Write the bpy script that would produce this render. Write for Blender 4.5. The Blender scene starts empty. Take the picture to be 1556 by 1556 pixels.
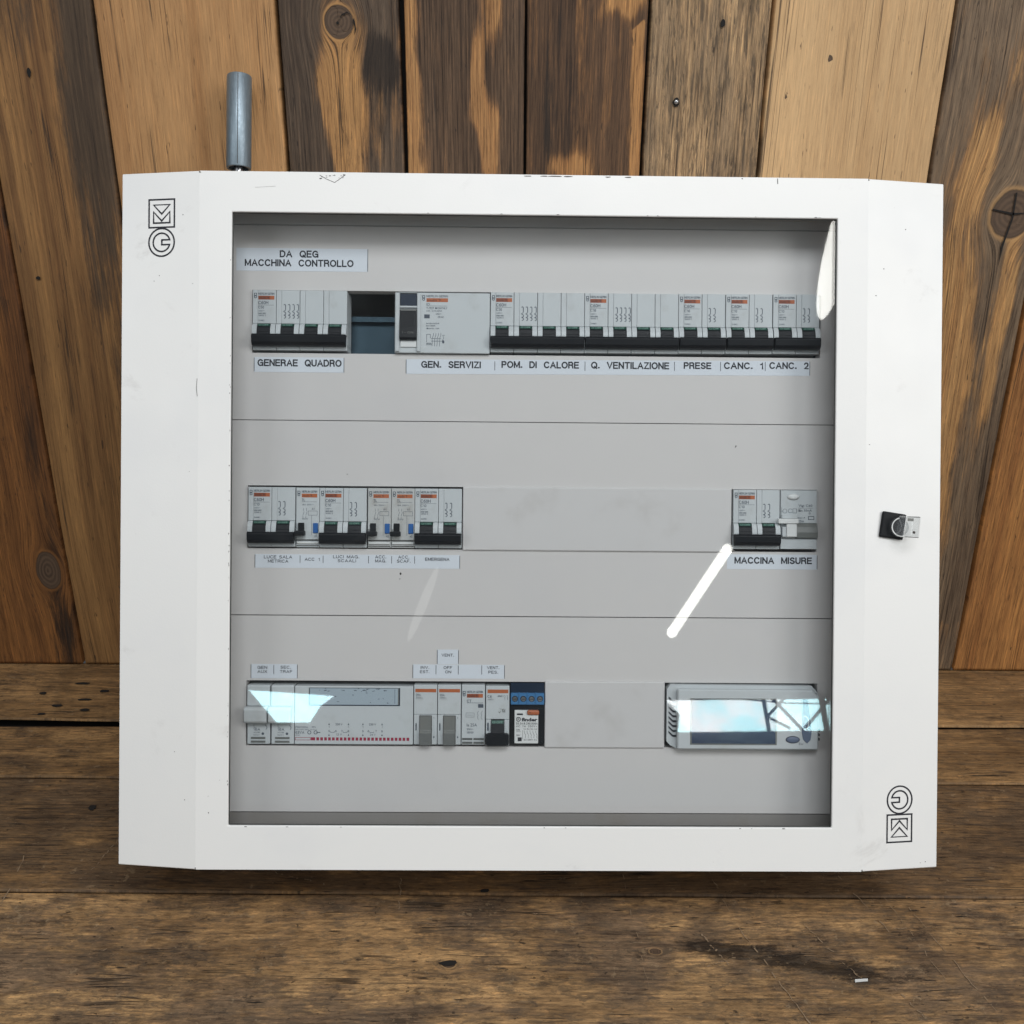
import bpy, bmesh, math, random
import numpy as np
from mathutils import Matrix, Vector

random.seed(7)
sc = bpy.context.scene
C = sc.collection
MM = 0.001

# ------------------------------------------------------------------ camera
CAM_H = 0.6086
cam_d = bpy.data.cameras.new('camera')
cam = bpy.data.objects.new('camera', cam_d)
C.objects.link(cam)
cam_d.sensor_fit = 'HORIZONTAL'
cam_d.sensor_width = 36.0
cam_d.angle = 2 * math.atan(778 / 1560)
cam_d.clip_start = 0.01
cam_d.clip_end = 200
PITCH = math.radians(22.5)
ROLL = math.radians(0.42)
cam.matrix_world = (Matrix.Translation((0, 0, CAM_H)) @ Matrix.Rotation(math.pi / 2 - PITCH, 4, 'X')
                    @ Matrix.Rotation(ROLL, 4, 'Z'))
sc.camera = cam

# ------------------------------------------------------------------ light
vs = sc.view_settings
vs.view_transform = 'Standard'
vs.look = 'None'
vs.exposure = 0.0
vs.gamma = 1.0
vs.use_curve_mapping = False

w = bpy.data.worlds.new('World')
sc.world = w
w.use_nodes = True
bgn = w.node_tree.nodes['Background']
bgn.inputs[0].default_value = (0.80, 0.90, 1.0, 1)
bgn.inputs[1].default_value = 0.06


def area(name, loc, target, sx, sy, power, col):
    d = bpy.data.lights.new(name, 'AREA')
    d.shape = 'RECTANGLE'
    d.size, d.size_y, d.energy, d.color = sx, sy, power, col
    o = bpy.data.objects.new(name, d)
    C.objects.link(o)
    o.location = loc
    o.rotation_euler = (Vector(target) - Vector(loc)).to_track_quat('-Z', 'Y').to_euler()
    return o


area('daylight_key', (1.80, -0.75, 1.50), (0.10, 0.85, 0.3), 1.0, 1.2, 25, (1.0, 0.99, 0.97))
area('side_light', (-1.75, -0.80, 1.35), (0.0, 0.85, 0.3), 0.9, 0.9, 10, (0.95, 0.98, 1.0))
area('overhead_light', (0.30, -0.80, 2.50), (0, 0.85, 0.3), 1.6, 0.8, 46, (0.97, 0.985, 1.0))


def tube_light(name, a, b, width, radiance, shape='RECTANGLE'):
    """a long ceiling lamp from a to b, facing the panel"""
    a, b = Vector(a), Vector(b)
    mid = (a + b) / 2
    d = bpy.data.lights.new(name, 'AREA')
    d.shape = shape
    L = (b - a).length
    d.size, d.size_y = L, width
    d.energy = radiance * math.pi * L * width
    d.color = (1.0, 0.985, 0.92)
    o = bpy.data.objects.new(name, d)
    C.objects.link(o)
    x = (b - a).normalized()
    z = -(Vector((0, 0.7, 0.3)) - mid).normalized()
    y = z.cross(x).normalized()
    z = x.cross(y)
    rot = Matrix((x, y, z)).transposed().to_4x4()
    o.matrix_world = Matrix.Translation(mid) @ rot
    for p in (a, b) if shape == 'RECTANGLE' else ():      # rounded ends
        e = bpy.data.lights.new(name, 'AREA')
        e.shape = 'DISK'
        e.size = width
        e.energy = radiance * math.pi * math.pi * width * width / 4
        e.color = d.color
        q = bpy.data.objects.new(name, e)
        C.objects.link(q)
        q.matrix_world = Matrix.Translation(p + z * 0.002) @ rot
    return o


tube_light('tube_lamp', (1.193, -5.033, 1.780), (1.546, -4.802, 2.278), 0.064, 9)
tube_light('tube_lamp', (2.065, -4.045, 3.53), (2.235, -3.50, 4.30), 0.17, 8, 'ELLIPSE')
tube_light('tube_lamp', (-0.517, -5.13, 1.742), (-0.33, -4.996, 2.207), 0.060, 0.7, 'ELLIPSE')


# ------------------------------------------------------------------ node helper
class NT:
    def __init__(s, name):
        s.m = bpy.data.materials.new(name)
        s.m.use_nodes = True
        s.t = s.m.node_tree
        s.b = s.t.nodes['Principled BSDF']
        s.out = s.t.nodes['Material Output']

    def n(s, typ, **k):
        nd = s.t.nodes.new(typ)
        for a, v in k.items():
            setattr(nd, a, v)
        return nd

    def put(s, sock, v):
        if isinstance(v, bpy.types.NodeSocket):
            s.t.links.new(v, sock)
        elif v is not None:
            if isinstance(v, tuple) and sock.type == 'RGBA' and len(v) == 3:
                v = v + (1,)
            sock.default_value = v

    def math(s, op, a, b=0.0, c=None, clamp=False):
        nd = s.n('ShaderNodeMath', operation=op)
        nd.use_clamp = clamp
        s.put(nd.inputs[0], a)
        s.put(nd.inputs[1], b)
        if c is not None:
            s.put(nd.inputs[2], c)
        return nd.outputs[0]

    def mix(s, f, a, b, mode='MIX'):
        nd = s.n('ShaderNodeMix', data_type='RGBA', blend_type=mode)
        s.put(nd.inputs['Factor'], f)
        s.put(nd.inputs[6], a)
        s.put(nd.inputs[7], b)
        return nd.outputs[2]

    def step(s, v, lo, hi, a=0.0, b=1.0):
        nd = s.n('ShaderNodeMapRange', interpolation_type='SMOOTHSTEP')
        s.put(nd.inputs[0], v)
        for i, q in zip((1, 2, 3, 4), (lo, hi, a, b)):
            nd.inputs[i].default_value = q
        return nd.outputs[0]

    def vec(s, x, y, z=0.0):
        nd = s.n('ShaderNodeCombineXYZ')
        for i, q in enumerate((x, y, z)):
            s.put(nd.inputs[i], q)
        return nd.outputs[0]

    def noise(s, v, scale=1.0, detail=2.0, rough=0.5, dist=0.0):
        nd = s.n('ShaderNodeTexNoise')
        if v is not None:
            s.put(nd.inputs['Vector'], v)
        nd.inputs['Scale'].default_value = scale
        nd.inputs['Detail'].default_value = detail
        nd.inputs['Roughness'].default_value = rough
        nd.inputs['Distortion'].default_value = dist
        return nd.outputs[0]

    def attr(s, name):
        nd = s.n('ShaderNodeAttribute', attribute_name=name)
        sp = s.n('ShaderNodeSeparateXYZ')
        s.put(sp.inputs[0], nd.outputs['Vector'])
        return sp.outputs

    def objc(s):
        return s.n('ShaderNodeTexCoord').outputs['Object']

    def bump(s, h, dist, strength=1.0):
        nd = s.n('ShaderNodeBump')
        s.put(nd.inputs['Height'], h)
        nd.inputs['Distance'].default_value = dist
        nd.inputs['Strength'].default_value = strength
        s.put(s.b.inputs['Normal'], nd.outputs[0])


def plain(name, col, rough=0.45, metal=0.0, dirt=0.0, dirtcol=(0.2, 0.16, 0.11), bump=0.0, spec=0.5):
    t = NT(name)
    co = t.objc()
    c = t.mix(t.math('MULTIPLY', t.noise(co, 60, 3), 0.10), col, tuple(q * 0.75 for q in col))
    if dirt:
        f = t.math('MULTIPLY', t.step(t.noise(co, 38, 5, 0.65), 0.5, 0.75), dirt)
        c = t.mix(f, c, dirtcol)
    t.put(t.b.inputs['Base Color'], c)
    r = t.math('ADD', t.math('MULTIPLY', t.noise(co, 90, 2), 0.15), rough - 0.07)
    t.put(t.b.inputs['Roughness'], r)
    t.b.inputs['Metallic'].default_value = metal
    t.b.inputs['Specular IOR Level'].default_value = spec
    if bump:
        t.bump(t.noise(co, 900, 2), bump * MM)
    return t.m


M = {}


def paint(name, col, rough, smudge):
    """powder coat with faint orange peel, grey rubs and a few specks"""
    t = NT(name)
    co = t.objc()
    c = t.mix(t.step(t.noise(co, 7, 4, 0.6), 0.45, 0.75), col, tuple(q * r for q, r in zip(col, (0.95, 0.955, 0.97))))
    rub = t.math('MULTIPLY', t.step(t.noise(co, 16, 6, 0.7, 0.6), 0.60, 0.78), smudge)
    c = t.mix(rub, c, (0.42, 0.40, 0.38))
    speck = t.math('MULTIPLY', t.step(t.noise(co, 210, 2, 0.5), 0.775, 0.80), t.step(t.noise(co, 9, 2), 0.50, 0.62))
    c = t.mix(t.math('MULTIPLY', speck, 0.75), c, (0.12, 0.10, 0.09))
    t.put(t.b.inputs['Base Color'], c)
    t.put(t.b.inputs['Roughness'], t.math('ADD', t.math('MULTIPLY', t.noise(co, 25, 3), 0.2), rough))
    t.bump(t.noise(co, 700, 2), 0.05 * MM)
    return t.m


M['white'] = paint('white_powder_coat', (0.80, 0.80, 0.785), 0.32, 0.35)
M['plate'] = paint('grey_faceplate_paint', (0.615, 0.592, 0.575), 0.34, 0.25)
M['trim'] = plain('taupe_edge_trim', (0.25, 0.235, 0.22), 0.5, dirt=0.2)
M['blank'] = plain('grey_blank_plastic', (0.60, 0.585, 0.575), 0.5, dirt=0.12)
M['body'] = plain('pale_grey_plastic', (0.53, 0.56, 0.57), 0.45, dirt=0.22)
M['dirty'] = plain('grubby_grey_plastic', (0.49, 0.50, 0.49), 0.5, dirt=0.65)
M['black'] = plain('black_plastic', (0.006, 0.007, 0.009), 0.45, dirt=0.05, dirtcol=(0.06, 0.055, 0.05), spec=0.22)
M['ink'] = plain('black_ink', (0.012, 0.013, 0.02), 0.6)
M['print'] = plain('grey_print', (0.07, 0.085, 0.11), 0.6)
M['paper'] = plain('white_label_paper', (0.66, 0.70, 0.75), 0.5)
M['orange'] = plain('orange_print', (0.42, 0.115, 0.038), 0.5)
M['orange_d'] = plain('dark_orange_print', (0.27, 0.060, 0.020), 0.5)
M['green'] = plain('green_plastic', (0.012, 0.065, 0.045), 0.4)
M['green_t'] = plain('pale_green_print', (0.22, 0.38, 0.32), 0.5)
M['blue'] = plain('blue_plastic', (0.02, 0.11, 0.34), 0.4)
M['blue_t'] = plain('light_blue_plastic', (0.045, 0.17, 0.36), 0.4)
M['navy'] = plain('dark_blue_plastic', (0.008, 0.018, 0.038), 0.3)
M['insert'] = plain('blue_grey_insert', (0.36, 0.43, 0.48), 0.4)
M['red'] = plain('red_print', (0.30, 0.020, 0.055), 0.5)
M['dgrey'] = plain('dark_grey_plastic', (0.12, 0.125, 0.12), 0.4, dirt=0.2)
M['mgrey'] = plain('mid_grey_plastic', (0.15, 0.155, 0.145), 0.4, dirt=0.2)
M['wplast'] = plain('white_plastic', (0.70, 0.71, 0.70), 0.4, dirt=0.12)
M['rail'] = plain('zinc_steel', (0.055, 0.09, 0.115), 0.35, metal=0.8)
M['screw'] = plain('steel_screw', (0.45, 0.45, 0.46), 0.3, metal=1.0)
M['rubber'] = plain('black_rubber_seal', (0.03, 0.032, 0.03), 0.6)
M['chip'] = plain('bare_dark_metal', (0.035, 0.028, 0.025), 0.6)
M['scuff'] = plain('grey_scuff', (0.50, 0.49, 0.48), 0.6)
M['screen'] = plain('dark_lcd', (0.012, 0.022, 0.060), 0.15)
M['button'] = plain('slate_button', (0.12, 0.15, 0.22), 0.35)


def galv():  # dull zinc with vertical draw marks
    t = NT('galvanised_tube')
    co = t.objc()
    mp = t.n('ShaderNodeMapping')
    t.put(mp.inputs[0], co)
    mp.inputs['Scale'].default_value = (1, 1, 0.12)
    c = t.mix(t.noise(mp.outputs[0], 900, 4, 0.65), (0.16, 0.21, 0.25), (0.36, 0.43, 0.48))
    t.put(t.b.inputs['Base Color'], c)
    t.b.inputs['Metallic'].default_value = 0.7
    t.put(t.b.inputs['Roughness'], t.math('ADD', t.math('MULTIPLY', t.noise(co, 300, 3), 0.3), 0.34))
    t.bump(t.noise(mp.outputs[0], 700, 3), 0.12 * MM)
    return t.m


M['galv'] = galv()


def glass(name, tint, spec_mix=1.0, smear=0.0):
    t = NT(name)
    t.t.nodes.remove(t.b)
    tr = t.n('ShaderNodeBsdfTransparent')
    tr.inputs[0].default_value = tint + (1,)
    gl = t.n('ShaderNodeBsdfGlossy')
    gl.inputs['Roughness'].default_value = 0.016
    gl.inputs['Color'].default_value = (spec_mix,) * 3 + (1,)
    fr = t.n('ShaderNodeFresnel')
    ge = t.n('ShaderNodeNewGeometry')
    ior = t.math('ADD', t.math('MULTIPLY', ge.outputs['Backfacing'], 1 / 1.52 - 1.52), 1.52)
    t.put(fr.inputs[0], ior)
    mx = t.n('ShaderNodeMixShader')
    # inside the pane the two faces share one Fresnel share, total reflection cannot happen on a flat sheet
    t.put(mx.inputs[0], t.math('MINIMUM', fr.outputs[0], 0.5))
    t.put(mx.inputs[1], tr.outputs[0])
    t.put(mx.inputs[2], gl.outputs[0])
    last = mx.outputs[0]
    if smear:
        co = t.objc()
        f = t.math('MULTIPLY', t.step(t.noise(co, 5.5, 5, 0.62, 1.2), 0.50, 0.82), smear)
        f = t.math('ADD', f, smear * 0.12)
        di = t.n('ShaderNodeBsdfDiffuse')
        di.inputs[0].default_value = (0.75, 0.78, 0.82, 1)
        m2 = t.n('ShaderNodeMixShader')
        t.put(m2.inputs[0], f)
        t.put(m2.inputs[1], last)
        t.put(m2.inputs[2], di.outputs[0])
        last = m2.outputs[0]
    t.put(t.out.inputs[0], last)
    return t.m


M['glass'] = glass('clear_pane', (0.965, 0.975, 0.98), 1.0, 0.014)
M['crystal'] = glass('clear_plastic', (0.92, 0.93, 0.93), 1.0, 0.40)


def skylight(name, col, strength):
    t = NT(name)
    co = t.objc()
    t.b.inputs['Base Color'].default_value = (0, 0, 0, 1)
    c = t.mix(t.step(t.noise(co, 2.2, 4, 0.6), 0.44, 0.70), col, (1.0, 1.0, 1.0))
    t.put(t.b.inputs['Emission Color'], c)
    t.b.inputs['Emission Strength'].default_value = strength
    return t.m


M['sky'] = skylight('bright_sky', (0.58, 0.95, 1.0), 10.0)


def _arc(cx, cy, rx, ry, a0, a1, n=10):
    return [(cx + rx * math.cos(math.radians(a0 + (a1 - a0) * i / n)), cy + ry * math.sin(math.radians(a0 + (a1 - a0) * i / n))) for i in range(n + 1)]


GLYPH = {          # plain sans capitals: width, strokes in a box one unit high
    'A': (.86, [[(0, 0), (.43, 1), (.86, 0)], [(.17, .34), (.69, .34)]]),
    'B': (.74, [[(0, 0), (0, 1), (.42, 1)] + _arc(.42, .76, .26, .24, 90, -90, 6) + [(0, .52)], [(.42, .52)] + _arc(.44, .26, .30, .26, 90, -90, 6) + [(0, 0)]]),
    'C': (.84, [_arc(.44, .5, .44, .5, 42, 318, 18)]),
    'D': (.80, [[(0, 0), (0, 1), (.34, 1)] + _arc(.34, .5, .46, .5, 90, -90, 10) + [(0, 0)]]),
    'E': (.68, [[(.68, 1), (0, 1), (0, 0), (.68, 0)], [(0, .52), (.62, .52)]]),
    'F': (.64, [[(.64, 1), (0, 1), (0, 0)], [(0, .51), (.56, .51)]]),
    'G': (.88, [_arc(.44, .5, .44, .5, 42, 300, 18) + [(.86, .18), (.86, .48), (.48, .48)], [(.86, .3), (.86, 0)]]),
    'H': (.76, [[(0, 0), (0, 1)], [(.76, 0), (.76, 1)], [(0, .52), (.76, .52)]]),
    'I': (.02, [[(0, 0), (0, 1)]]),
    'L': (.60, [[(0, 1), (0, 0), (.60, 0)]]),
    'M': (.90, [[(0, 0), (0, 1)], [(.03, .97), (.45, .1), (.87, .97)], [(.90, 0), (.90, 1)]]),
    'N': (.76, [[(0, 0), (0, 1)], [(.03, .96), (.73, .04)], [(.76, 0), (.76, 1)]]),
    'O': (.92, [_arc(.46, .5, .46, .5, 0, 360, 22)]),
    'P': (.70, [[(0, 0), (0, 1), (.42, 1)] + _arc(.42, .73, .28, .27, 90, -90, 8) + [(0, .46)]]),
    'Q': (.92, [_arc(.46, .5, .46, .5, 0, 360, 22), [(.54, .26), (.90, -.04)]]),
    'R': (.74, [[(0, 0), (0, 1), (.44, 1)] + _arc(.44, .75, .26, .25, 90, -90, 8) + [(0, .5)], [(.44, .5), (.66, .36), (.72, 0)]]),
    'S': (.72, [_arc(.36, .745, .32, .255, 25, 200, 9) + [(.20, .58), (.52, .44)] + _arc(.36, .26, .36, .26, 35, -158, 9)]),
    'T': (.76, [[(0, 1), (.76, 1)], [(.38, 1), (.38, 0)]]),
    'U': (.74, [[(0, 1), (0, .34)] + _arc(.37, .34, .37, .34, 180, 360, 10) + [(.74, 1)]]),
    'V': (.82, [[(0, 1), (.41, 0), (.82, 1)]]),
    'X': (.80, [[(0, 0), (.80, 1)], [(0, 1), (.80, 0)]]),
    'Z': (.72, [[(.04, 1), (.70, 1), (0, 0), (.72, 0)]]),
    '0': (.62, [_arc(.31, .5, .31, .5, 0, 360, 16)]),
    '1': (.30, [[(0, .74), (.18, .82), (.28, 1), (.28, 0)]]),
    '2': (.62, [_arc(.31, .71, .30, .29, 165, -20, 8) + [(.50, .42), (.02, .0), (.62, 0)]]),
    '3': (.60, [_arc(.28, .75, .27, .25, 150, -90, 8), [(.28, .5)] + _arc(.29, .25, .31, .25, 90, -150, 9)]),
    '4': (.66, [[(.48, 0), (.48, 1), (0, .28), (.66, .28)]]),
    '5': (.62, [[(.56, 1), (.12, 1), (.06, .52)] + _arc(.30, .32, .32, .32, 120, -150, 10)]),
    '6': (.62, [_arc(.31, .31, .31, .31, 0, 360, 14), _arc(.50, .34, .50, .64, 180, 80, 8)]),
    '7': (.60, [[(0, 1), (.60, 1), (.20, 0)]]),
    '8': (.62, [_arc(.31, .75, .27, .25, 0, 360, 12), _arc(.31, .25, .31, .25, 0, 360, 12)]),
    '9': (.62, [_arc(.31, .69, .31, .31, 0, 360, 14), _arc(.12, .66, .50, .64, 0, -100, 8)]),
    '.': (.12, [[(.0, .07), (.12, .07)]]), '-': (.34, [[(0, .45), (.34, .45)]]), '/': (.36, [[(0, 0), (.36, 1)]]),
    '=': (.5, [[(0, .34), (.5, .34)], [(0, .64), (.5, .64)]]), '+': (.5, [[(0, .5), (.5, .5)], [(.25, .25), (.25, .75)]]),
    '~': (.5, [[(0, .45), (.13, .58), (.37, .42), (.5, .55)]]), ',': (.1, [[(.1, .1), (0, -.12)]]),
}


# ------------------------------------------------------------------ mesh builder (millimetres in, metres out)
class MB:
    def __init__(s):
        s.bm = bmesh.new()
        s.mats = []

    def mi(s, m):
        if m not in s.mats:
            s.mats.append(m)
        return s.mats.index(m)

    def poly(s, pts, m):
        f = s.bm.faces.new([s.bm.verts.new([q * MM for q in p]) for p in pts])
        f.material_index = s.mi(m)
        return f

    def box(s, x0, x1, y0, y1, z0, z1, m, bev=0.0, seg=1):
        b = bmesh.new()
        bmesh.ops.create_cube(b, size=1)
        for v in b.verts:
            v.co = Vector(((x0 + x1) / 2 + v.co.x * (x1 - x0), (y0 + y1) / 2 + v.co.y * (y1 - y0),
                           (z0 + z1) / 2 + v.co.z * (z1 - z0)))
        if bev:
            bmesh.ops.bevel(b, geom=list(b.edges), offset=bev, segments=seg, affect='EDGES', profile=0.5)
        s.merge(b, m)

    def merge(s, b, m, smooth=False):
        k = s.mi(m)
        vm = {v: s.bm.verts.new(v.co * MM) for v in b.verts}
        for f in b.faces:
            g = s.bm.faces.new([vm[v] for v in f.verts])
            g.material_index = k
            g.smooth = smooth
        b.free()

    def prism(s, prof, x0, x1, m, axis='x', bev=0.0):
        """profile of (y, z) pairs pushed along x, or (x, y) pairs along z"""
        b = bmesh.new()
        if axis == 'x':
            A = [b.verts.new((x0, p[0], p[1])) for p in prof]
            B = [b.verts.new((x1, p[0], p[1])) for p in prof]
        else:
            A = [b.verts.new((p[0], p[1], x0)) for p in prof]
            B = [b.verts.new((p[0], p[1], x1)) for p in prof]
        n = len(prof)
        b.faces.new(A)
        b.faces.new(B[::-1])
        for i in range(n):
            b.faces.new((A[i], B[i], B[(i + 1) % n], A[(i + 1) % n]))
        bmesh.ops.recalc_face_normals(b, faces=list(b.faces))
        if bev:
            bmesh.ops.bevel(b, geom=list(b.edges), offset=bev, segments=1, affect='EDGES', profile=0.5)
        s.merge(b, m)

    def disc(s, cx, cy, z, rx, ry, m, h=0.0, n=28, dome=0.0):
        ring = [(cx + rx * math.cos(2 * math.pi * i / n), cy + ry * math.sin(2 * math.pi * i / n)) for i in range(n)]
        if h == 0 and dome == 0:
            s.poly([(x, y, z) for x, y in ring], m)
            return
        k = s.mi(m)
        rows = [[(x, y, z) for x, y in ring], [(x, y, z + h) for x, y in ring]]
        if dome:
            for r in (0.8, 0.5, 0.2):
                rows.append([(cx + (x - cx) * r, cy + (y - cy) * r, z + h + dome * math.sqrt(1 - r * r)) for x, y in ring])
        vr = [[s.bm.verts.new([q * MM for q in p]) for p in r] for r in rows]
        for a, b in zip(vr, vr[1:]):
            for i in range(n):
                f = s.bm.faces.new((a[i], a[(i + 1) % n], b[(i + 1) % n], b[i]))
                f.material_index = k
                f.smooth = bool(dome)
        f = s.bm.faces.new(vr[-1])
        f.material_index = k

    def line(s, pts, wd, m, closed=False, z=0.0):
        """flat stroke with mitred corners; pts (x, y), z a number or a function of x"""
        P = [Vector(p) for p in pts]
        n = len(P)
        k = s.mi(m)
        zf = z if callable(z) else (lambda x: z)
        L, R = [], []
        for i in range(n):
            if closed:
                a, b = P[i - 1], P[(i + 1) % n]
                d1, d2 = (P[i] - a).normalized(), (b - P[i]).normalized()
            else:
                d1 = (P[i] - P[i - 1]).normalized() if i else (P[1] - P[0]).normalized()
                d2 = (P[i + 1] - P[i]).normalized() if i < n - 1 else d1
            n1, n2 = Vector((-d1.y, d1.x)), Vector((-d2.y, d2.x))
            mt = (n1 + n2)
            mt = mt.normalized() if mt.length > 1e-6 else n1
            o = mt * (wd / 2 / max(0.62, mt.dot(n1)))
            for lst, q in ((L, P[i] + o), (R, P[i] - o)):
                lst.append(s.bm.verts.new((q.x * MM, q.y * MM, zf(q.x) * MM)))
        for i in range(n if closed else n - 1):
            j = (i + 1) % n
            f = s.bm.faces.new((R[i], R[j], L[j], L[i]))
            f.material_index = k

    def text(s, body, x0, y0, x1, y1, z, m, bold=0.018):
        """lettering fitted into the box x0..x1, y0..y1"""
        if all(ch == ' ' or ch in GLYPH for ch in body):
            H = y1 - y0
            wd = min(H * (.14 + bold * 3.0), 1.05) if H > 3 else H * .16
            gap, spc, X, runs = .33, .40, 0.0, []
            for ch in body:
                if ch == ' ':
                    X += spc
                    continue
                gw, st = GLYPH[ch]
                runs.append((X, st))
                X += gw + gap
            sx = (x1 - x0 - wd) / max(.02, X - gap)
            sy = H - wd
            n = 0
            for ox, st in runs:
                for pl in st:
                    pts = [(x0 + wd / 2 + (ox + px) * sx, y0 + wd / 2 + py * sy) for px, py in pl]
                    closed = len(pts) > 8 and math.hypot(pts[0][0] - pts[-1][0], pts[0][1] - pts[-1][1]) < 1e-4
                    if not closed:       # square the stroke ends
                        for i, j in ((0, 1), (-1, -2)):
                            dx, dy = pts[i][0] - pts[j][0], pts[i][1] - pts[j][1]
                            L = math.hypot(dx, dy) or 1
                            pts[i] = (pts[i][0] + dx / L * wd * .45, pts[i][1] + dy / L * wd * .45)
                    s.line(pts[:-1] if closed else pts, wd, m, closed, z + .004 * n)
                    n = (n + 1) % 6
            return
        cu = bpy.data.curves.new('t', 'FONT')
        cu.body = body
        cu.size = 1
        cu.offset = bold
        cu.resolution_u = 2
        cu.align_x = 'LEFT'
        o = bpy.data.objects.new('t', cu)
        C.objects.link(o)
        dg = bpy.context.evaluated_depsgraph_get()
        me = bpy.data.meshes.new_from_object(o.evaluated_get(dg))
        bpy.data.objects.remove(o)
        bpy.data.curves.remove(cu)
        if not me.vertices:
            return
        xs = [v.co.x for v in me.vertices]
        ys = [v.co.y for v in me.vertices]
        ax, bx, ay, by = min(xs), max(xs), min(ys), max(ys)
        sx = (x1 - x0) / max(1e-6, bx - ax)
        sy = (y1 - y0) / max(1e-6, by - ay)
        k = s.mi(m)
        vm = [s.bm.verts.new(((x0 + (v.co.x - ax) * sx) * MM, (y0 + (v.co.y - ay) * sy) * MM, z * MM)) for v in me.vertices]
        for p in me.polygons:
            try:
                f = s.bm.faces.new([vm[i] for i in p.vertices])
                f.material_index = k
                f.normal_update()
                if f.normal.z < 0:
                    f.normal_flip()
            except ValueError:
                pass
        bpy.data.meshes.remove(me)

    def build(s, name, parent=None, label=None, off=(0, 0, 0)):
        me = bpy.data.meshes.new(name)
        s.bm.to_mesh(me)
        s.bm.free()
        for m in s.mats:
            me.materials.append(M[m])
        o = bpy.data.objects.new(name, me)
        C.objects.link(o)
        if parent:
            o.parent = parent
        o.location = [q * MM for q in off]
        if label:
            o['label'] = label
        return o


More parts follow.
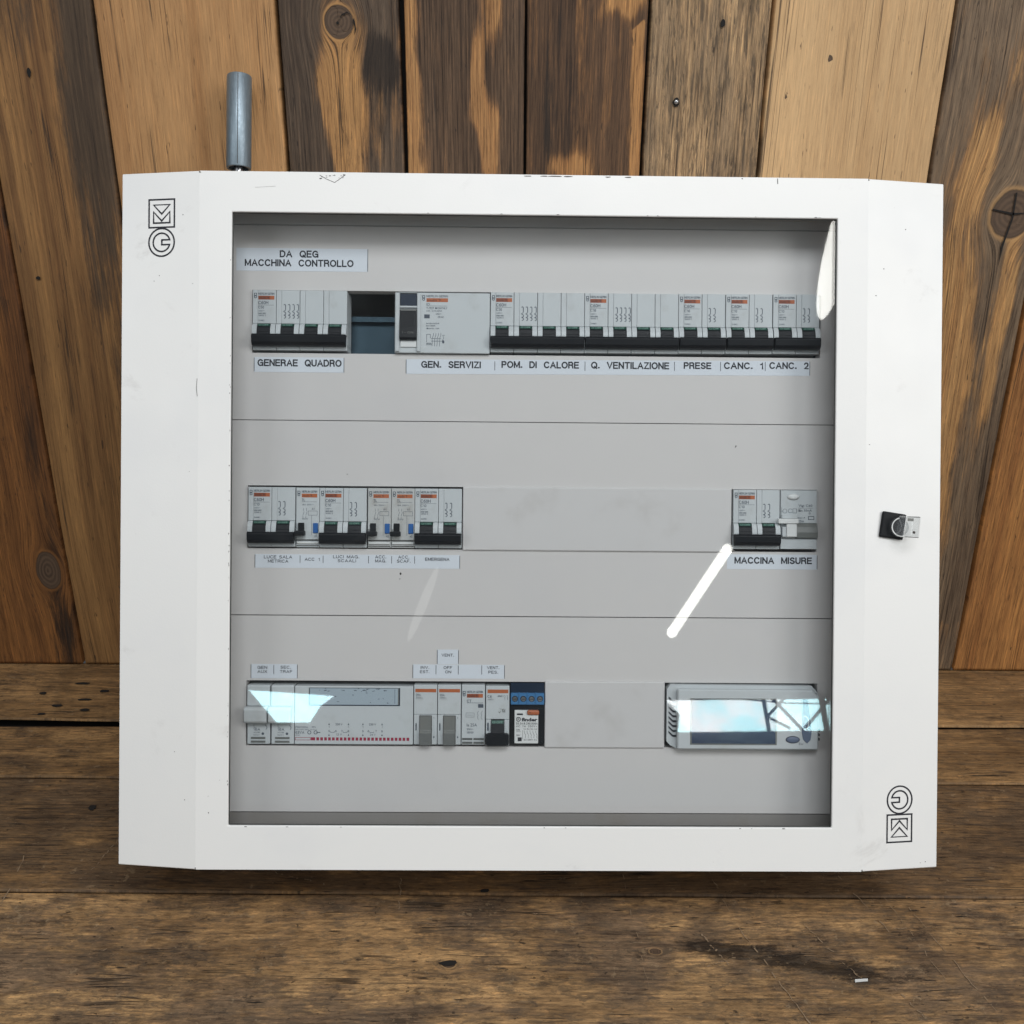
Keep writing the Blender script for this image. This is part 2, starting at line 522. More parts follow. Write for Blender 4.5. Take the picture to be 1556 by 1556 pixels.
# ------------------------------------------------------------------ wood
def wood(name, tan=(0.47, 0.27, 0.115), tan2=(0.30, 0.15, 0.055), wea=(0.17, 0.125, 0.09), wea2=(0.095, 0.066, 0.048),
         dark=(0.022, 0.015, 0.011), ring=0.5, fleck=0.0, seed=0.0, bump=0.35, rough=0.62, lines=0.25, grime=0.25, fs=1.0, ys=1.0, nick=0.0, fk=1.0):
    t = NT(name)
    gx, gy, gz = t.attr('grain')
    mw, ms, mb = t.attr('mask')
    kd, kang, _ = t.attr('knot')
    sd = t.math('ADD', gz, seed)

    def gn(sx, sy, detail=2, rgh=0.5, off=0.0, dist=0.0):
        return t.noise(t.vec(t.math('MULTIPLY', gx, sx * fs), t.math('MULTIPLY', gy, sy * ys), t.math('ADD', sd, off)), 1.0, detail, rgh, dist)

    fib = gn(760, 26, 4, 0.75)
    fib2 = gn(240, 6.0, 6, 0.80, 3.1)
    rg = gn(80, 1.0, 5, 0.6, 7.7)
    mac = gn(40, 7.0, 6, 0.70, 11.3)
    brd = gn(14, 1.6, 3, 0.5, 13.7)
    fine = gn(2600, 300, 2, 0.6, 15.0)
    # annual rings: thin darker lines that follow the grain
    ph = t.math('ADD', t.math('MULTIPLY', gx, 2 * math.pi / 0.0036), t.math('MULTIPLY', gn(50, 1.0, 3, 0.5, 21.0), 34))
    ln = t.math('POWER', t.math('ADD', t.math('MULTIPLY', t.math('SINE', ph), 0.5), 0.5), 4.0)
    ln = t.math('MULTIPLY', ln, t.step(brd, 0.3, 0.7))
    # pale wood: broad bands, then rings and streaks
    tone = t.math('ADD', t.math('MULTIPLY', t.math('SUBTRACT', rg, 0.5), 3.4 * ring), 0.42)
    tone = t.math('ADD', tone, t.math('MULTIPLY', t.math('SUBTRACT', brd, 0.5), 1.3))
    tone = t.math('ADD', tone, t.math('MULTIPLY', t.math('SUBTRACT', fib2, 0.5), 0.8))
    tone = t.math('ADD', tone, t.math('MULTIPLY', ln, lines), clamp=True)
    c = t.mix(tone, tan, tan2)
    c = t.mix(t.math('MULTIPLY', mb, 1.0, clamp=True), c, tuple(min(1, q * 1.2) for q in tan))
    # weathered brown-grey skin
    wv = t.math('ADD', mw, t.math('MULTIPLY', t.math('SUBTRACT', mac, 0.5), 2.0))
    wv = t.math('ADD', wv, t.math('MULTIPLY', t.math('SUBTRACT', fib2, 0.5), 1.7))
    c = t.mix(t.step(wv, 0.20, 0.52, 0.0, 0.85), c, tuple(0.45 * p + 0.40 * q for p, q in zip(tan2, wea)))
    wf = t.step(wv, 0.40, 0.78)
    wt = t.math('ADD', t.math('MULTIPLY', t.math('SUBTRACT', fib2, 0.5), 2.4), t.math('MULTIPLY', ln, lines * 1.2))
    wt = t.math('ADD', wt, t.math('ADD', t.math('MULTIPLY', t.math('SUBTRACT', brd, 0.5), 1.2), t.math('SUBTRACT', rg, 0.05)), clamp=True)
    wc = t.mix(wt, wea, wea2)
    c = t.mix(t.math('MULTIPLY', wf, 0.92), c, wc)
    # dark stains with ragged, fibrous ends
    rag = gn(220, 13, 6, 0.82, 31.0)
    sv = t.math('ADD', ms, t.math('MULTIPLY', t.math('SUBTRACT', rag, 0.5), 2.2))
    sv = t.math('ADD', sv, t.math('MULTIPLY', t.math('SUBTRACT', mac, 0.5), 0.7))
    sf = t.step(sv, 0.36, 0.86)
    c = t.mix(t.math('MULTIPLY', sf, 0.88), c, dark)
    # small dark grime streaks, several sizes
    gr = t.step(t.math('ADD', gn(210, 22, 6, 0.85, 41.0), t.math('MULTIPLY', t.math('SUBTRACT', mac, 0.5), 0.5)), 0.57, 0.68)
    c = t.mix(t.math('MULTIPLY', gr, grime), c, tuple(q * 1.6 for q in dark))
    # sparse long hairline checks
    ck = t.math('ABSOLUTE', t.math('SUBTRACT', gn(150, 1.1, 2, 0.5, 71.0), 0.5))
    ck = t.math('MULTIPLY', t.step(ck, 0.014, 0.004), t.step(gn(40, 7, 2, 0.5, 77.0), 0.50, 0.60))
    c = t.mix(t.math('MULTIPLY', ck, 0.75), c, tuple(q * 1.3 for q in dark))
    # fibre value
    c = t.mix(t.step(fib, 0.50, 0.64, 0.0, 0.62 * fk), c, t.mix(1.0, c, (0.30, 0.25, 0.22), 'MULTIPLY'))
    c = t.mix(t.step(fib, 0.36, 0.46, 0.85 * fk, 0.0), c, t.mix(1.0, c, (1.55, 1.45, 1.32), 'MULTIPLY'))
    hgt = t.math('ADD', t.math('MULTIPLY', fib, -0.6), t.math('MULTIPLY', fib2, -1.2))
    hgt = t.math('ADD', hgt, t.math('MULTIPLY', ck, -1.0))
    if fleck:
        fl = gn(300, 24, 5, 0.75, 51.0, 0.5)
        c = t.mix(t.math('MULTIPLY', t.step(fl, 0.50, 0.60), fleck), c, (0.085, 0.062, 0.042))
        c = t.mix(t.math('MULTIPLY', t.step(fl, 0.36, 0.45, 1.0, 0.0), fleck * 0.7), c, t.mix(1.0, c, (1.7, 1.65, 1.6), 'MULTIPLY'))
        hgt = t.math('ADD', hgt, t.math('MULTIPLY', fl, -1.6 * fleck))
    if nick:
        nk = t.step(t.math('ADD', gn(250, 48, 3, 0.7, 81.0), t.math('MULTIPLY', t.math('SUBTRACT', mac, 0.5), 0.3)), 0.64, 0.69)
        c = t.mix(t.math('MULTIPLY', nk, nick), c, (0.34, 0.24, 0.14))
        # worn patches that cross the grain
        pa = t.noise(t.vec(t.math('MULTIPLY', gx, 11.0), t.math('MULTIPLY', gy, 16.0), t.math('ADD', sd, 91.0)), 1.0, 5, 0.65, 0.4)
        c = t.mix(t.step(pa, 0.46, 0.66, 0.0, 0.5), c, t.mix(1.0, c, (0.48, 0.46, 0.46), 'MULTIPLY'))
        c = t.mix(t.step(pa, 0.32, 0.42, 0.45, 0.0), c, t.mix(1.0, c, (1.45, 1.42, 1.38), 'MULTIPLY'))
    # pores and nicks
    po = t.step(gn(420, 55, 2, 0.5, 61.0), 0.70, 0.74)
    c = t.mix(t.math('MULTIPLY', po, 0.7), c, dark)
    # knots: dark heart with rings, a pale collar
    wob = t.math('ADD', kd, t.math('MULTIPLY', t.math('SUBTRACT', t.noise(t.n('ShaderNodeTexCoord').outputs['Object'], 70, 3), 0.5), 0.22))
    krings = t.math('ADD', t.math('MULTIPLY', t.math('SINE', t.math('MULTIPLY', wob, 24)), 0.5), 0.5)
    kc = t.mix(t.math('MULTIPLY', krings, t.noise(t.n('ShaderNodeTexCoord').outputs['Object'], 45, 3)), (0.115, 0.072, 0.045), (0.035, 0.022, 0.015))
    c = t.mix(t.step(wob, 1.30, 1.08, 0.0, 0.55), c, tan)
    c = t.mix(t.step(wob, 1.05, 0.97), c, kc)
    rim = t.math('MULTIPLY', t.step(wob, 0.90, 1.0), t.step(wob, 1.10, 1.0))
    c = t.mix(t.math('MULTIPLY', rim, 0.55), c, dark)
    t.put(t.b.inputs['Base Color'], c)
    t.put(t.b.inputs['Roughness'], t.math('ADD', t.math('MULTIPLY', fib2, 0.25), rough - 0.1))
    t.b.inputs['Specular IOR Level'].default_value = 0.35
    hgt = t.math('ADD', hgt, t.math('MULTIPLY', fine, 0.2))
    t.bump(hgt, bump * MM, 0.9)
    return t.m


def blob(x, y, cx, cy, rx, ry, rot=0.0, p=2.0):
    c, s_ = math.cos(rot), math.sin(rot)
    u = ((x - cx) * c + (y - cy) * s_) / rx
    v = (-(x - cx) * s_ + (y - cy) * c) / ry
    return np.exp(-((np.abs(u) ** p + np.abs(v) ** p)))


def band(x, c, wd, soft):
    return 1 / (1 + np.exp(-(wd - np.abs(x - c)) / soft))


def wav(seed, x, y, sx, sy, n=7):
    r = np.random.RandomState(seed)
    o = np.zeros_like(x)
    for _ in range(n):
        o += np.sin(x * r.uniform(0.3, 1.7) / sx + y * r.uniform(0.3, 1.7) / sy * r.choice([-1, 1]) + r.uniform(0, 6.28))
    return o / n * 1.4


class Boards:
    """boards laid side by side as one mesh: each has its own front grid with eased edges, ends and grain"""

    def __init__(s):
        s.V, s.F, s.G, s.K, s.Q, s.mi, s.mats = [], [], [], [], [], [], []
        s.nv = 0

    def add(s, a0, a1, b0, b1, mat, fn, knots=(), seed=0, step=3.2, thick=18.0, wob=0.6, lift=0.0, gscale=1.0, warp=3.5, slant=0.0):
        """a is across the board, b along it, all mm. fn(a, b) -> weather, stain, pale masks. Front at height lift."""
        na, nb = max(4, int((a1 - a0) / step)), max(2, int((b1 - b0) / step))
        t = np.linspace(0, 1, na)
        A, B = np.meshgrid(a0 + 0.8 + (a1 - a0 - 1.6) * t, np.linspace(b0, b1, nb), indexing='ij')
        e = wav(seed + 91, B, B * 0, 60, 60) * wob
        e2 = wav(seed + 37, B, B * 0, 45, 45) * wob
        A = A + (1 - t)[:, None] * slant * B / 500
        A = A + e * (1 - t)[:, None] ** 6 + e2 * t[:, None] ** 6
        Z = lift + wav(seed + 5, A, B, 30, 160) * 0.35
        wa = wav(seed + 61, A, B, 9, 24) * warp + wav(seed + 62, A, B, 3.2, 10) * warp * .45
        wb = wav(seed + 63, A, B, 7, 30) * warp * 3
        m = np.stack(fn(A + wa, B + wb), -1)
        psi = A + wav(seed + 11, A, B, 90, 130) * 4.0 * gscale + wav(seed + 12, A, B, 30, 75) * 0.9 * gscale
        kd = np.full_like(A, 9.0)
        ka = np.zeros_like(A)
        for kx, ky, kr, ks in knots:
            dx, dy = A - kx, (B - ky) / ks
            d = np.sqrt(dx * dx + dy * dy)
            psi = psi - 1.25 * dx * (kr * kr * 1.5) / (d * d + kr * kr * 0.75) * np.exp(-(d / (5 * kr)) ** 2)
            kd = np.minimum(kd, d / kr)
        G = np.stack([psi * MM, B * MM, np.full_like(A, seed * 1.37)], -1)
        K = np.stack([kd, ka, ka], -1)
        idx = np.arange(na * nb).reshape(na, nb)
        pts = np.stack([A, B, Z], -1).reshape(-1, 3)
        fs = np.stack([idx[:-1, :-1], idx[1:, :-1], idx[1:, 1:], idx[:-1, 1:]], -1).reshape(-1, 4) + s.nv
        rings = [(idx[0, :], -1), (idx[-1, :], 1)]
        extraP, extraF, src = [], [], []
        base = s.nv + na * nb
        for row, sg in rings:                                  # eased edge then the side face down
            p = pts[row]
            r1 = p + [sg * 0.8, 0, -0.7]
            r2 = p + [sg * 0.8, 0, -thick]
            k1 = base + sum(len(q) for q in extraP) + np.arange(nb)
            extraP.append(r1)
            k2 = base + sum(len(q) for q in extraP) + np.arange(nb)
            extraP.append(r2)
            src += [row, row]
            for u, v in ((row + s.nv, k1), (k1, k2)):
                q = np.stack([u[:-1], u[1:], v[1:], v[:-1]], -1)
                extraF.append(q if sg < 0 else q[:, ::-1])
        for col, sg in ((idx[:, 0], -1), (idx[:, -1], 1)):     # board ends
            p = pts[col]
            k1 = base + sum(len(q) for q in extraP) + np.arange(na)
            extraP.append(p + [0, 0, -thick])
            src.append(col)
            u = col + s.nv
            q = np.stack([u[:-1], u[1:], k1[1:], k1[:-1]], -1)
            extraF.append(q if sg > 0 else q[:, ::-1])
        srcA = np.concatenate(src)
        s.V += [pts] + extraP
        for lst, arr in ((s.G, G), (s.K, K), (s.Q, m)):
            fl = arr.reshape(-1, 3)
            lst += [fl, fl[srcA]]
        F = np.concatenate([fs] + extraF)
        s.F.append(F)
        if mat not in s.mats:
            s.mats.append(mat)
        s.mi.append(np.full(len(F), s.mats.index(mat)))
        s.nv += na * nb + len(srcA)

    def flat(s, polys, mat):
        """little flat marks (a, b, height) on the boards"""
        if mat not in s.mats:
            s.mats.append(mat)
        for p in polys:
            n = len(p)
            s.V.append(np.array(p, float))
            for lst in (s.G, s.K, s.Q):
                lst.append(np.full((n, 3), 9.0))
            s.F.append(np.array([list(range(s.nv, s.nv + n))]))
            s.mi.append(np.array([s.mats.index(mat)]))
            s.nv += n

    def build(s, name, axes, origin, flip=False):
        """axes: world directions of a, b and the outward normal"""
        V = np.concatenate(s.V) * MM
        A = np.array(axes, float)
        W = V @ A + np.array(origin, float)
        faces = []
        for f in s.F:
            faces += (f[:, ::-1] if flip else f).tolist()
        me = bpy.data.meshes.new(name)
        me.from_pydata(W.tolist(), [], faces)
        for nm, arr in (('grain', s.G), ('knot', s.K), ('mask', s.Q)):
            at = me.attributes.new(nm, 'FLOAT_VECTOR', 'POINT')
            at.data.foreach_set('vector', np.concatenate(arr).astype(np.float32).ravel())
        for m in s.mats:
            me.materials.append(M[m])
        me.polygons.foreach_set('material_index', np.concatenate(s.mi).astype(np.int32))
        me.polygons.foreach_set('use_smooth', np.concatenate([np.full(len(q), len(f[0]) == 4) for q, f in zip(s.mi, s.F)]).astype(bool))
        me.update()
        o = bpy.data.objects.new(name, me)
        C.objects.link(o)
        return o


WALL_Y = 1.0083
M['backing'] = plain('dark_gap', (0.008, 0.007, 0.006), 0.9)
M['crack'] = plain('dark_crack', (0.010, 0.008, 0.007), 0.9)
M['scratch'] = plain('pale_scratch', (0.26, 0.18, 0.11), 0.8)
M['hole'] = plain('nail_hole', (0.008, 0.007, 0.006), 0.9)

M['w_a'] = wood('wood_orange_brown', tan=(0.2497, 0.106, 0.03154), tan2=(0.09604, 0.03881, 0.01345), wea=(0.0882, 0.04321, 0.01984), wea2=(0.03156, 0.0155, 0.00814), ring=0.7, seed=1, grime=0.4)
M['w_b'] = wood('wood_brown_streaked', fk=0.6, tan=(0.3146, 0.1666, 0.06111), tan2=(0.12, 0.0553, 0.02115), wea=(0.1225, 0.08163, 0.04871), wea2=(0.04057, 0.0267, 0.01791),
                ring=0.8, lines=0.12, seed=2, bump=0.25, grime=0.3)
M['w_c'] = wood('wood_clean_tan', fk=0.5, tan=(0.4802, 0.272, 0.1187), tan2=(0.3234, 0.16, 0.0616), ring=0.45, lines=0.16, grime=0.16, seed=3, bump=0.2)
M['w_d'] = wood('wood_grey_knotty', tan=(0.4394, 0.2373, 0.09068), tan2=(0.2113, 0.1019, 0.03844), wea=(0.1323, 0.09411, 0.06494), wea2=(0.04057, 0.02756, 0.01954), seed=4, bump=0.45, grime=0.45)
M['w_e'] = wood('wood_weathered', tan=(0.4394, 0.2373, 0.09363), tan2=(0.2497, 0.1164, 0.04324), wea=(0.147, 0.09027, 0.05412), wea2=(0.04508, 0.0267, 0.01628), seed=5, lines=0.5, grime=0.3)
M['w_f'] = wood('wood_dark', tan=(0.4195, 0.2171, 0.08082), tan2=(0.2113, 0.09702, 0.0346), wea=(0.1323, 0.07106, 0.03608), wea2=(0.03246, 0.01895, 0.01221), seed=6, grime=0.4, ring=0.7)
M['w_g'] = wood('wood_rough_sawn', tan=(0.5096, 0.34, 0.1848), tan2=(0.3038, 0.19, 0.09856), wea=(0.37, 0.255, 0.148), wea2=(0.19, 0.128, 0.078),
                fleck=0.75, seed=7, bump=1.1, ring=0.3)
M['w_h'] = wood('wood_pale', fk=0.42, tan=(0.5684, 0.37, 0.1904), tan2=(0.4214, 0.25, 0.1176), ring=0.42, lines=0.24, grime=0.16, seed=8, bump=0.3)
M['w_i'] = wood('wood_grey_silver', tan=(0.4694, 0.2676, 0.1084), tan2=(0.2401, 0.1164, 0.04324), wea=(0.2107, 0.1488, 0.09471), wea2=(0.07664, 0.04996, 0.03256), seed=9, ring=0.8, bump=0.55, grime=0.35)
M['w_j'] = wood('wood_orange', tan=(0.4394, 0.207, 0.06505), tan2=(0.2113, 0.08538, 0.0269), seed=10, ring=0.7, grime=0.3)
M['f_a'] = wood('floor_brown', tan=(0.3505, 0.2057, 0.08826), tan2=(0.1468, 0.08144, 0.03442), wea=(0.2012, 0.1257, 0.06706), wea2=(0.06203, 0.0376, 0.02113),
                dark=(0.018, 0.012, 0.008), seed=21, grime=0.55, ring=0.7, bump=0.4, lines=0.3, fs=0.62, ys=2.2, nick=0.35, fleck=0.3)
M['f_b'] = wood('floor_worn', tan=(0.4525, 0.2769, 0.1267), tan2=(0.1957, 0.1151, 0.05264), wea=(0.2719, 0.1784, 0.1043), wea2=(0.08504, 0.05495, 0.03457),
                dark=(0.018, 0.012, 0.008), seed=22, grime=0.62, ring=0.7, bump=0.5, lines=0.3, fleck=0.55, fs=0.62, ys=2.6, nick=0.42)

Z0 = lambda a, b: (a * 0 - 1, a * 0 - 1, a * 0)
TOP = 1150


def fa(a, b):     # far left, big knot low down, dark right flank
    return (-0.3 + 0.9 * band(a, -497, 9, 5) * (b < 420) + 0 * a, -0.2 + 0.85 * blob(a, b, -502, 60, 26, 110) + 0.6 * blob(a, b, -540, 300, 14, 60), 0 * a)


def fb(a, b):     # streaked brown, grey bruise along the right edge
    return (-0.05 + 0.9 * blob(a, b, -392, 600, 22, 190, -0.05) + 0.45 * band(a, -384, 12, 5) + 0.3 * blob(a, b, -440, 660, 60, 60),
            -0.35 + 0.75 * band(a, -377, 3.5, 2.5) * (b > 200) + 0.45 * blob(a, b, -400, 620, 26, 40) + 0.3 * band(a, -474, 4, 3),
            0.35 * band(a, -425 + (b - 480) * 0.05, 6, 4) * (b < 640))


def fc(a, b):
    return (-0.75 + 0.45 * band(a, -213, 3, 2.5), -0.6 + 0.45 * blob(a, b, -285, 540, 7, 30) + 0.35 * band(a, -374, 2, 2), 0.25 * blob(a, b, -240, 560, 22, 200))


def fd(a, b):
    tanb = blob(a, b, -158, 575, 17, 85, 0.04, 3) + 0.5 * blob(a, b, -135, 590, 12, 50)
    return (0.95 - 1.5 * tanb - 0.5 * band(a, -106, 4, 3) + 0.3 * band(a, -195, 12, 5),
            -0.30 + 1.05 * blob(a, b, -122, 632, 22, 30) + 0.8 * blob(a, b, -118, 590, 12, 60) + 0.55 * blob(a, b, -136, 555, 16, 45), 0.3 * tanb)


def fe(a, b):
    edge = band(a, -96, 9, 3) * (b < 700) + 1.2 * blob(a, b, -24, 560, 9, 26, 0, 3) + 1.0 * blob(a, b, -33, 610, 8, 40, 0.06, 3) + 0.9 * blob(a, b, -20, 672, 9, 30)
    return (0.95 - 1.35 * edge, -0.25 + 0.3 * blob(a, b, -10, 560, 8, 60) + 0.25 * blob(a, b, -55, 600, 16, 80), 0.25 * edge)


def ff(a, b):
    edge = band(a, 112, 6, 1.5) * (b < 655) + 0.8 * blob(a, b, 98, 680, 22, 16) + 0.7 * blob(a, b, 48, 538, 20, 12) + 0.55 * band(a, 57, 4, 3)
    return (0.95 - 1.25 * edge, -0.25 + 1.0 * blob(a, b, 32, 580, 9, 70, 0.03, 2.5) + 0.45 * blob(a, b, 36, 660, 14, 40) + 0.2 * blob(a, b, 72, 640, 14, 60), 0.3 * edge)


def fg(a, b):
    return (0.45 + 0.4 * band(a, 126, 10, 5) + 0.25 * blob(a, b, 195, 590, 18, 60) - 0.3 * blob(a, b, 150, 530, 30, 60), -0.55 + 0 * a, 0 * a)


def fh(a, b):
    return (-0.75 + 0.5 * blob(a, b, 262, 672, 14, 12) + 0.25 * blob(a, b, 300, 600, 8, 80, 0.04), -0.65 + 0.35 * blob(a, b, 302, 580, 3, 60, 0.03), 0.35 * blob(a, b, 250, 560, 30, 150))


def fi(a, b):
    tanb = blob(a, b, 432, 545, 14, 45, -0.12, 3) + blob(a, b, 440, 320, 20, 170, 0.05, 3) + 0.8 * blob(a, b, 480, 380, 10, 110) + 0.7 * blob(a, b, 418, 400, 8, 90) + 0.6 * blob(a, b, 470, 620, 30, 30)
    return (0.95 - 1.25 * tanb - 0.3 * (b < 60), -0.40 + 0.35 * blob(a, b, 392, 560, 8, 60) + 0.3 * blob(a, b, 460, 490, 24, 24), 0.2 * tanb)


def fj(a, b):
    return (-0.6 + 0.6 * blob(a, b, 545, 95, 30, 30), -0.45 + 1.0 * blob(a, b, 546, 100, 22, 12) + 0.9 * blob(a, b, 540, 40, 26, 18) + 0.4 * blob(a, b, 520, 20, 14, 20), 0.1 + 0 * a)


wall = Boards()
wall.add(-640, -485.5, 1, TOP, 'w_a', fa, [(-505, 118, 13, 1.7), (-560, 380, 12, 1.5)], 1)
wall.add(-482.6, -375.6, 1, TOP, 'w_b', fb, [], 2, gscale=1.6)
wall.add(-372.6, -213.6, 1, TOP, 'w_c', fc, [], 3, gscale=1.2)
wall.add(-209.6, -103.6, 1, TOP, 'w_d', fd, [(-157, 661, 12.5, 1.1)], 4)
wall.add(-99.0, 8.0, 1, TOP, 'w_e', fe, [], 5)
wall.add(10.8, 116.8, 1, TOP, 'w_f', ff, [], 6)
wall.add(120.2, 225.6, 1, TOP, 'w_g', fg, [], 7, gscale=0.5)
wall.add(229.0, 386.6, 1, TOP, 'w_h', fh, [(247, 602, 1.7, 1.8), (283, 634, 2.2, 1.7)], 8, gscale=0.8)
wall.add(389.6, 499.0, 1, TOP, 'w_i', fi, [(472, 500, 19, 1.15), (420, 250, 6, 1.4)], 9, gscale=1.6)
wall.add(502.2, 660, 1, TOP, 'w_j', fj, [], 10)
rz = lambda a, b, h=1.4: (a, b, h)
wall.flat([[rz(471, 520), rz(472.6, 520), rz(473.2, 497), rz(468.4, 470), rz(467.2, 452), rz(466.4, 470), rz(471.6, 497)],
           [rz(452, 504), rz(472, 499.5), rz(490, 502), rz(472, 501.6), rz(452, 505.2)]], 'crack')
hole = lambda cx, cy, r, q=1.0, n=12: [rz(cx + r * math.cos(i * 6.283 / n) * random.uniform(.8, 1.15), cy + q * r * math.sin(i * 6.283 / n) * random.uniform(.8, 1.15)) for i in range(n)]
wall.flat([hole(183.7, 662, 2.3, 1.5), hole(146.7, 596.8, 3.2, 1.3), hole(-439, 617.7, 1.8, 2.2), hole(-462, 434, 2.4, .7), hole(-540, 350, 3, 1.3), hole(-158, 660, 1.4)], 'hole')
wall.flat([[rz(-157, 661), rz(-154, 667), rz(-149, 669), rz(-145, 666), rz(-149, 668), rz(-154, 665.6)],
           [rz(-143, 664), rz(-141.6, 655), rz(-143.6, 650), rz(-142.8, 656), rz(-144.4, 662)]], 'crack')
wall.flat([[(-660, -5, -19), (680, -5, -19), (680, TOP, -19), (-660, TOP, -19)]], 'backing')
wall_o = wall.build('plank_wall', [(1, 0, 0), (0, 0, 1), (0, -1, 0)], (0, WALL_Y, 0))
wall_o['label'] = 'wall of weathered brown vertical planks behind the white cabinet'
wall_o['category'] = 'wall'
nl = MB()
nl.disc(0, 0, 0, 2.1, 2.1, 'screw', 0.8, 16, 0.9)
nail = nl.build('nail_head', wall_o)
nail.matrix_world = Matrix.Translation((0.1468, WALL_Y - 0.0016, 0.5968)) @ Matrix.Rotation(math.pi / 2, 4, 'X')

# floor: grain runs along x. a = distance from the wall towards the camera, b = x
def g1(a, b):
    return (0.15 + 0.25 * wav(3, a, b, 20, 150), -0.45 + 0.7 * blob(a, b, 70, -420, 16, 40) + 0.3 * wav(31, a, b, 8, 60), 0 * a)


def g2(a, b):
    return (0.20 + 0.3 * wav(4, a, b, 20, 120), -0.35 + 0.35 * wav(41, a, b, 9, 70), 0 * a)


def g3(a, b):
    return (0.6 + 0.3 * wav(5, a, b, 25, 110), -0.12 + 0.8 * blob(a, b, 255, -335, 12, 45) + 0.6 * blob(a, b, 262, -300, 10, 30) + 0.40 * wav(51, a, b, 8, 60), 0 * a)


def g4(a, b):
    st = (0.95 * blob(a, b, 415, 190, 15, 70, -0.12) + 0.8 * blob(a, b, 428, 250, 13, 40, -0.1) + 0.85 * blob(a, b, 428, -285, 9, 60, 0.12)
          + 0.6 * blob(a, b, 448, -300, 7, 35) + 0.55 * blob(a, b, 405, -230, 6, 45) + 0.4 * blob(a, b, 440, 40, 18, 60) + 0.5 * blob(a, b, 470, 330, 12, 60)
          + 0.5 * blob(a, b, 385, -60, 8, 70) + 0.5 * blob(a, b, 455, -130, 8, 60))
    return (0.40 + 0.35 * wav(6, a, b, 30, 110) + 0.5 * blob(a, b, 430, 92, 60, 22), -0.10 + st + 0.40 * wav(61, a, b, 9, 70), 0.15 * wav(62, a, b, 30, 80))


fl = Boards()
FY = lambda a: a
fl.add(-4, 108, -760, 760, 'f_a', g1, [], 31, wob=1.2, thick=2.0)
fl.add(117, 203.8, -760, 760, 'f_a', g2, [], 32, wob=0.9, thick=2.0, slant=-4.0)
fl.add(206.0, 352.8, -760, 760, 'f_a', g3, [], 33, wob=0.4, step=3.0, thick=2.0)
fl.add(354.8, 590, -640, 640, 'f_b', g4, [(425.8, -45, 3.4, 1.5), (412, 112, 3.0, 1.6)], 34, wob=0.4, step=2.6, thick=2.0)
for i in range(6):
    fl.add(592 + i * 200, 790 + i * 200, -760, 760, 'f_b', g4, [], 40 + i, step=20, thick=2.0)
rs = random.Random(5)


def scratch(x0, y0, x1, y1, wd, gaps=0.35, n=26):
    out = []
    px, py = x0, y0
    for i in range(n):
        t = (i + 1) / n
        qx, qy = x0 + (x1 - x0) * t + rs.uniform(-1, 1), y0 + (y1 - y0) * t + rs.uniform(-1, 1)
        if rs.random() > gaps + .15:
            dx, dy = qx - px, qy - py
            L = math.hypot(dx, dy) or 1
            ww = wd * rs.uniform(.3, 1.3)
            nx, ny = -dy / L * ww / 2, dx / L * ww / 2
            out.append([(py + ny, px + nx, .95), (py - ny, px - nx, .95), (qy - ny, qx - nx, .95), (qy + ny, qx + nx, .95)])
        px, py = qx, qy
    return out


scr = []
for q in [(155, 262, 178, 380, .8), (178, 380, 215, 485, 1.0), (265, 300, 300, 400, .7), (320, 360, 352, 480, .6), (305, 350, 330, 470, .5), (-415, 300, -395, 470, .8),
          (-330, 250, -350, 330, .7), (-92, 310, -88, 372, .8), (-60, 250, -55, 330, .5), (25, 265, 30, 330, .6), (230, 380, 262, 440, .8), (-200, 330, -150, 345, .6),
          (150, 395, 165, 425, 1.1), (148, 428, 172, 418, .8), (95, 330, 105, 480, .5), (-10, 360, 40, 350, .4), (280, 440, 300, 480, .7), (-120, 375, -40, 392, .4)]:
    scr += scratch(*q)
for _ in range(90):      # short nicks along the grain
    x, y = rs.uniform(-420, 420), rs.uniform(215, 490)
    L = rs.uniform(3, 12)
    scr += scratch(x, y, x + L, y + rs.uniform(-1.5, 1.5), rs.uniform(.3, .8), .2, 4)
fl.flat(scr, 'scratch')
dk = []
for _ in range(150):
    x, y = rs.uniform(-440, 440), rs.uniform(10, 490)
    L, h = rs.uniform(2, 14), rs.uniform(.3, 1.0)
    dk.append([(y, x, .9), (y + h * .7, x + L * .3, .9), (y + h * .2, x + L, .9), (y - h * .5, x + L * .6, .9)])
for (x, y, L, h) in [(-45, 425.5, 8, 3.0), (-20, 350, 4, 3), (-505, 60, 5, 3), (-480, 84, 6, 3), (-455, 72, 8, 3), (-440, 55, 6, 3.4), (-470, 40, 9, 3), (-448, 92, 6, 3), (-490, 100, 5, 2.5), (-380, 250, 4, 5)]:
    dk.append([(y + h * math.sin(i * .785) * rs.uniform(.6, 1.1), x + L * math.cos(i * .785) * rs.uniform(.7, 1.1), .93) for i in range(8)])
fl.flat(dk, 'crack')
fl.flat([[(-6, -800, -17), (1800, -800, -17), (1800, 800, -17), (-6, 800, -17)]], 'backing')
floor = fl.build('floor', [(0, -1, 0), (1, 0, 0), (0, 0, 1)], (0, WALL_Y, -0.0006), flip=False)
floor['kind'] = 'structure'

# ------------------------------------------------------------------ panel frame of reference (leans back on the wall)
PM = Matrix(((0.9999159, 0.0006651, 0.0129517, 0.0153566),
             (0.0117432, 0.3773442, -0.9259986, 0.6937865),
             (-0.0055031, 0.9260728, 0.3773047, 0.3123344),
             (0, 0, 0, 1)))


def spot(x, y, z):
    return PM @ Matrix.Translation((x * MM, y * MM, z * MM))


def thing(name, label, cat, mat, group=None):
    o = bpy.data.objects.new(name, None)
    C.objects.link(o)
    o.empty_display_size = 0.01
    o.matrix_world = mat
    o['label'] = label
    o['category'] = cat
    if group:
        o['group'] = group
    return o


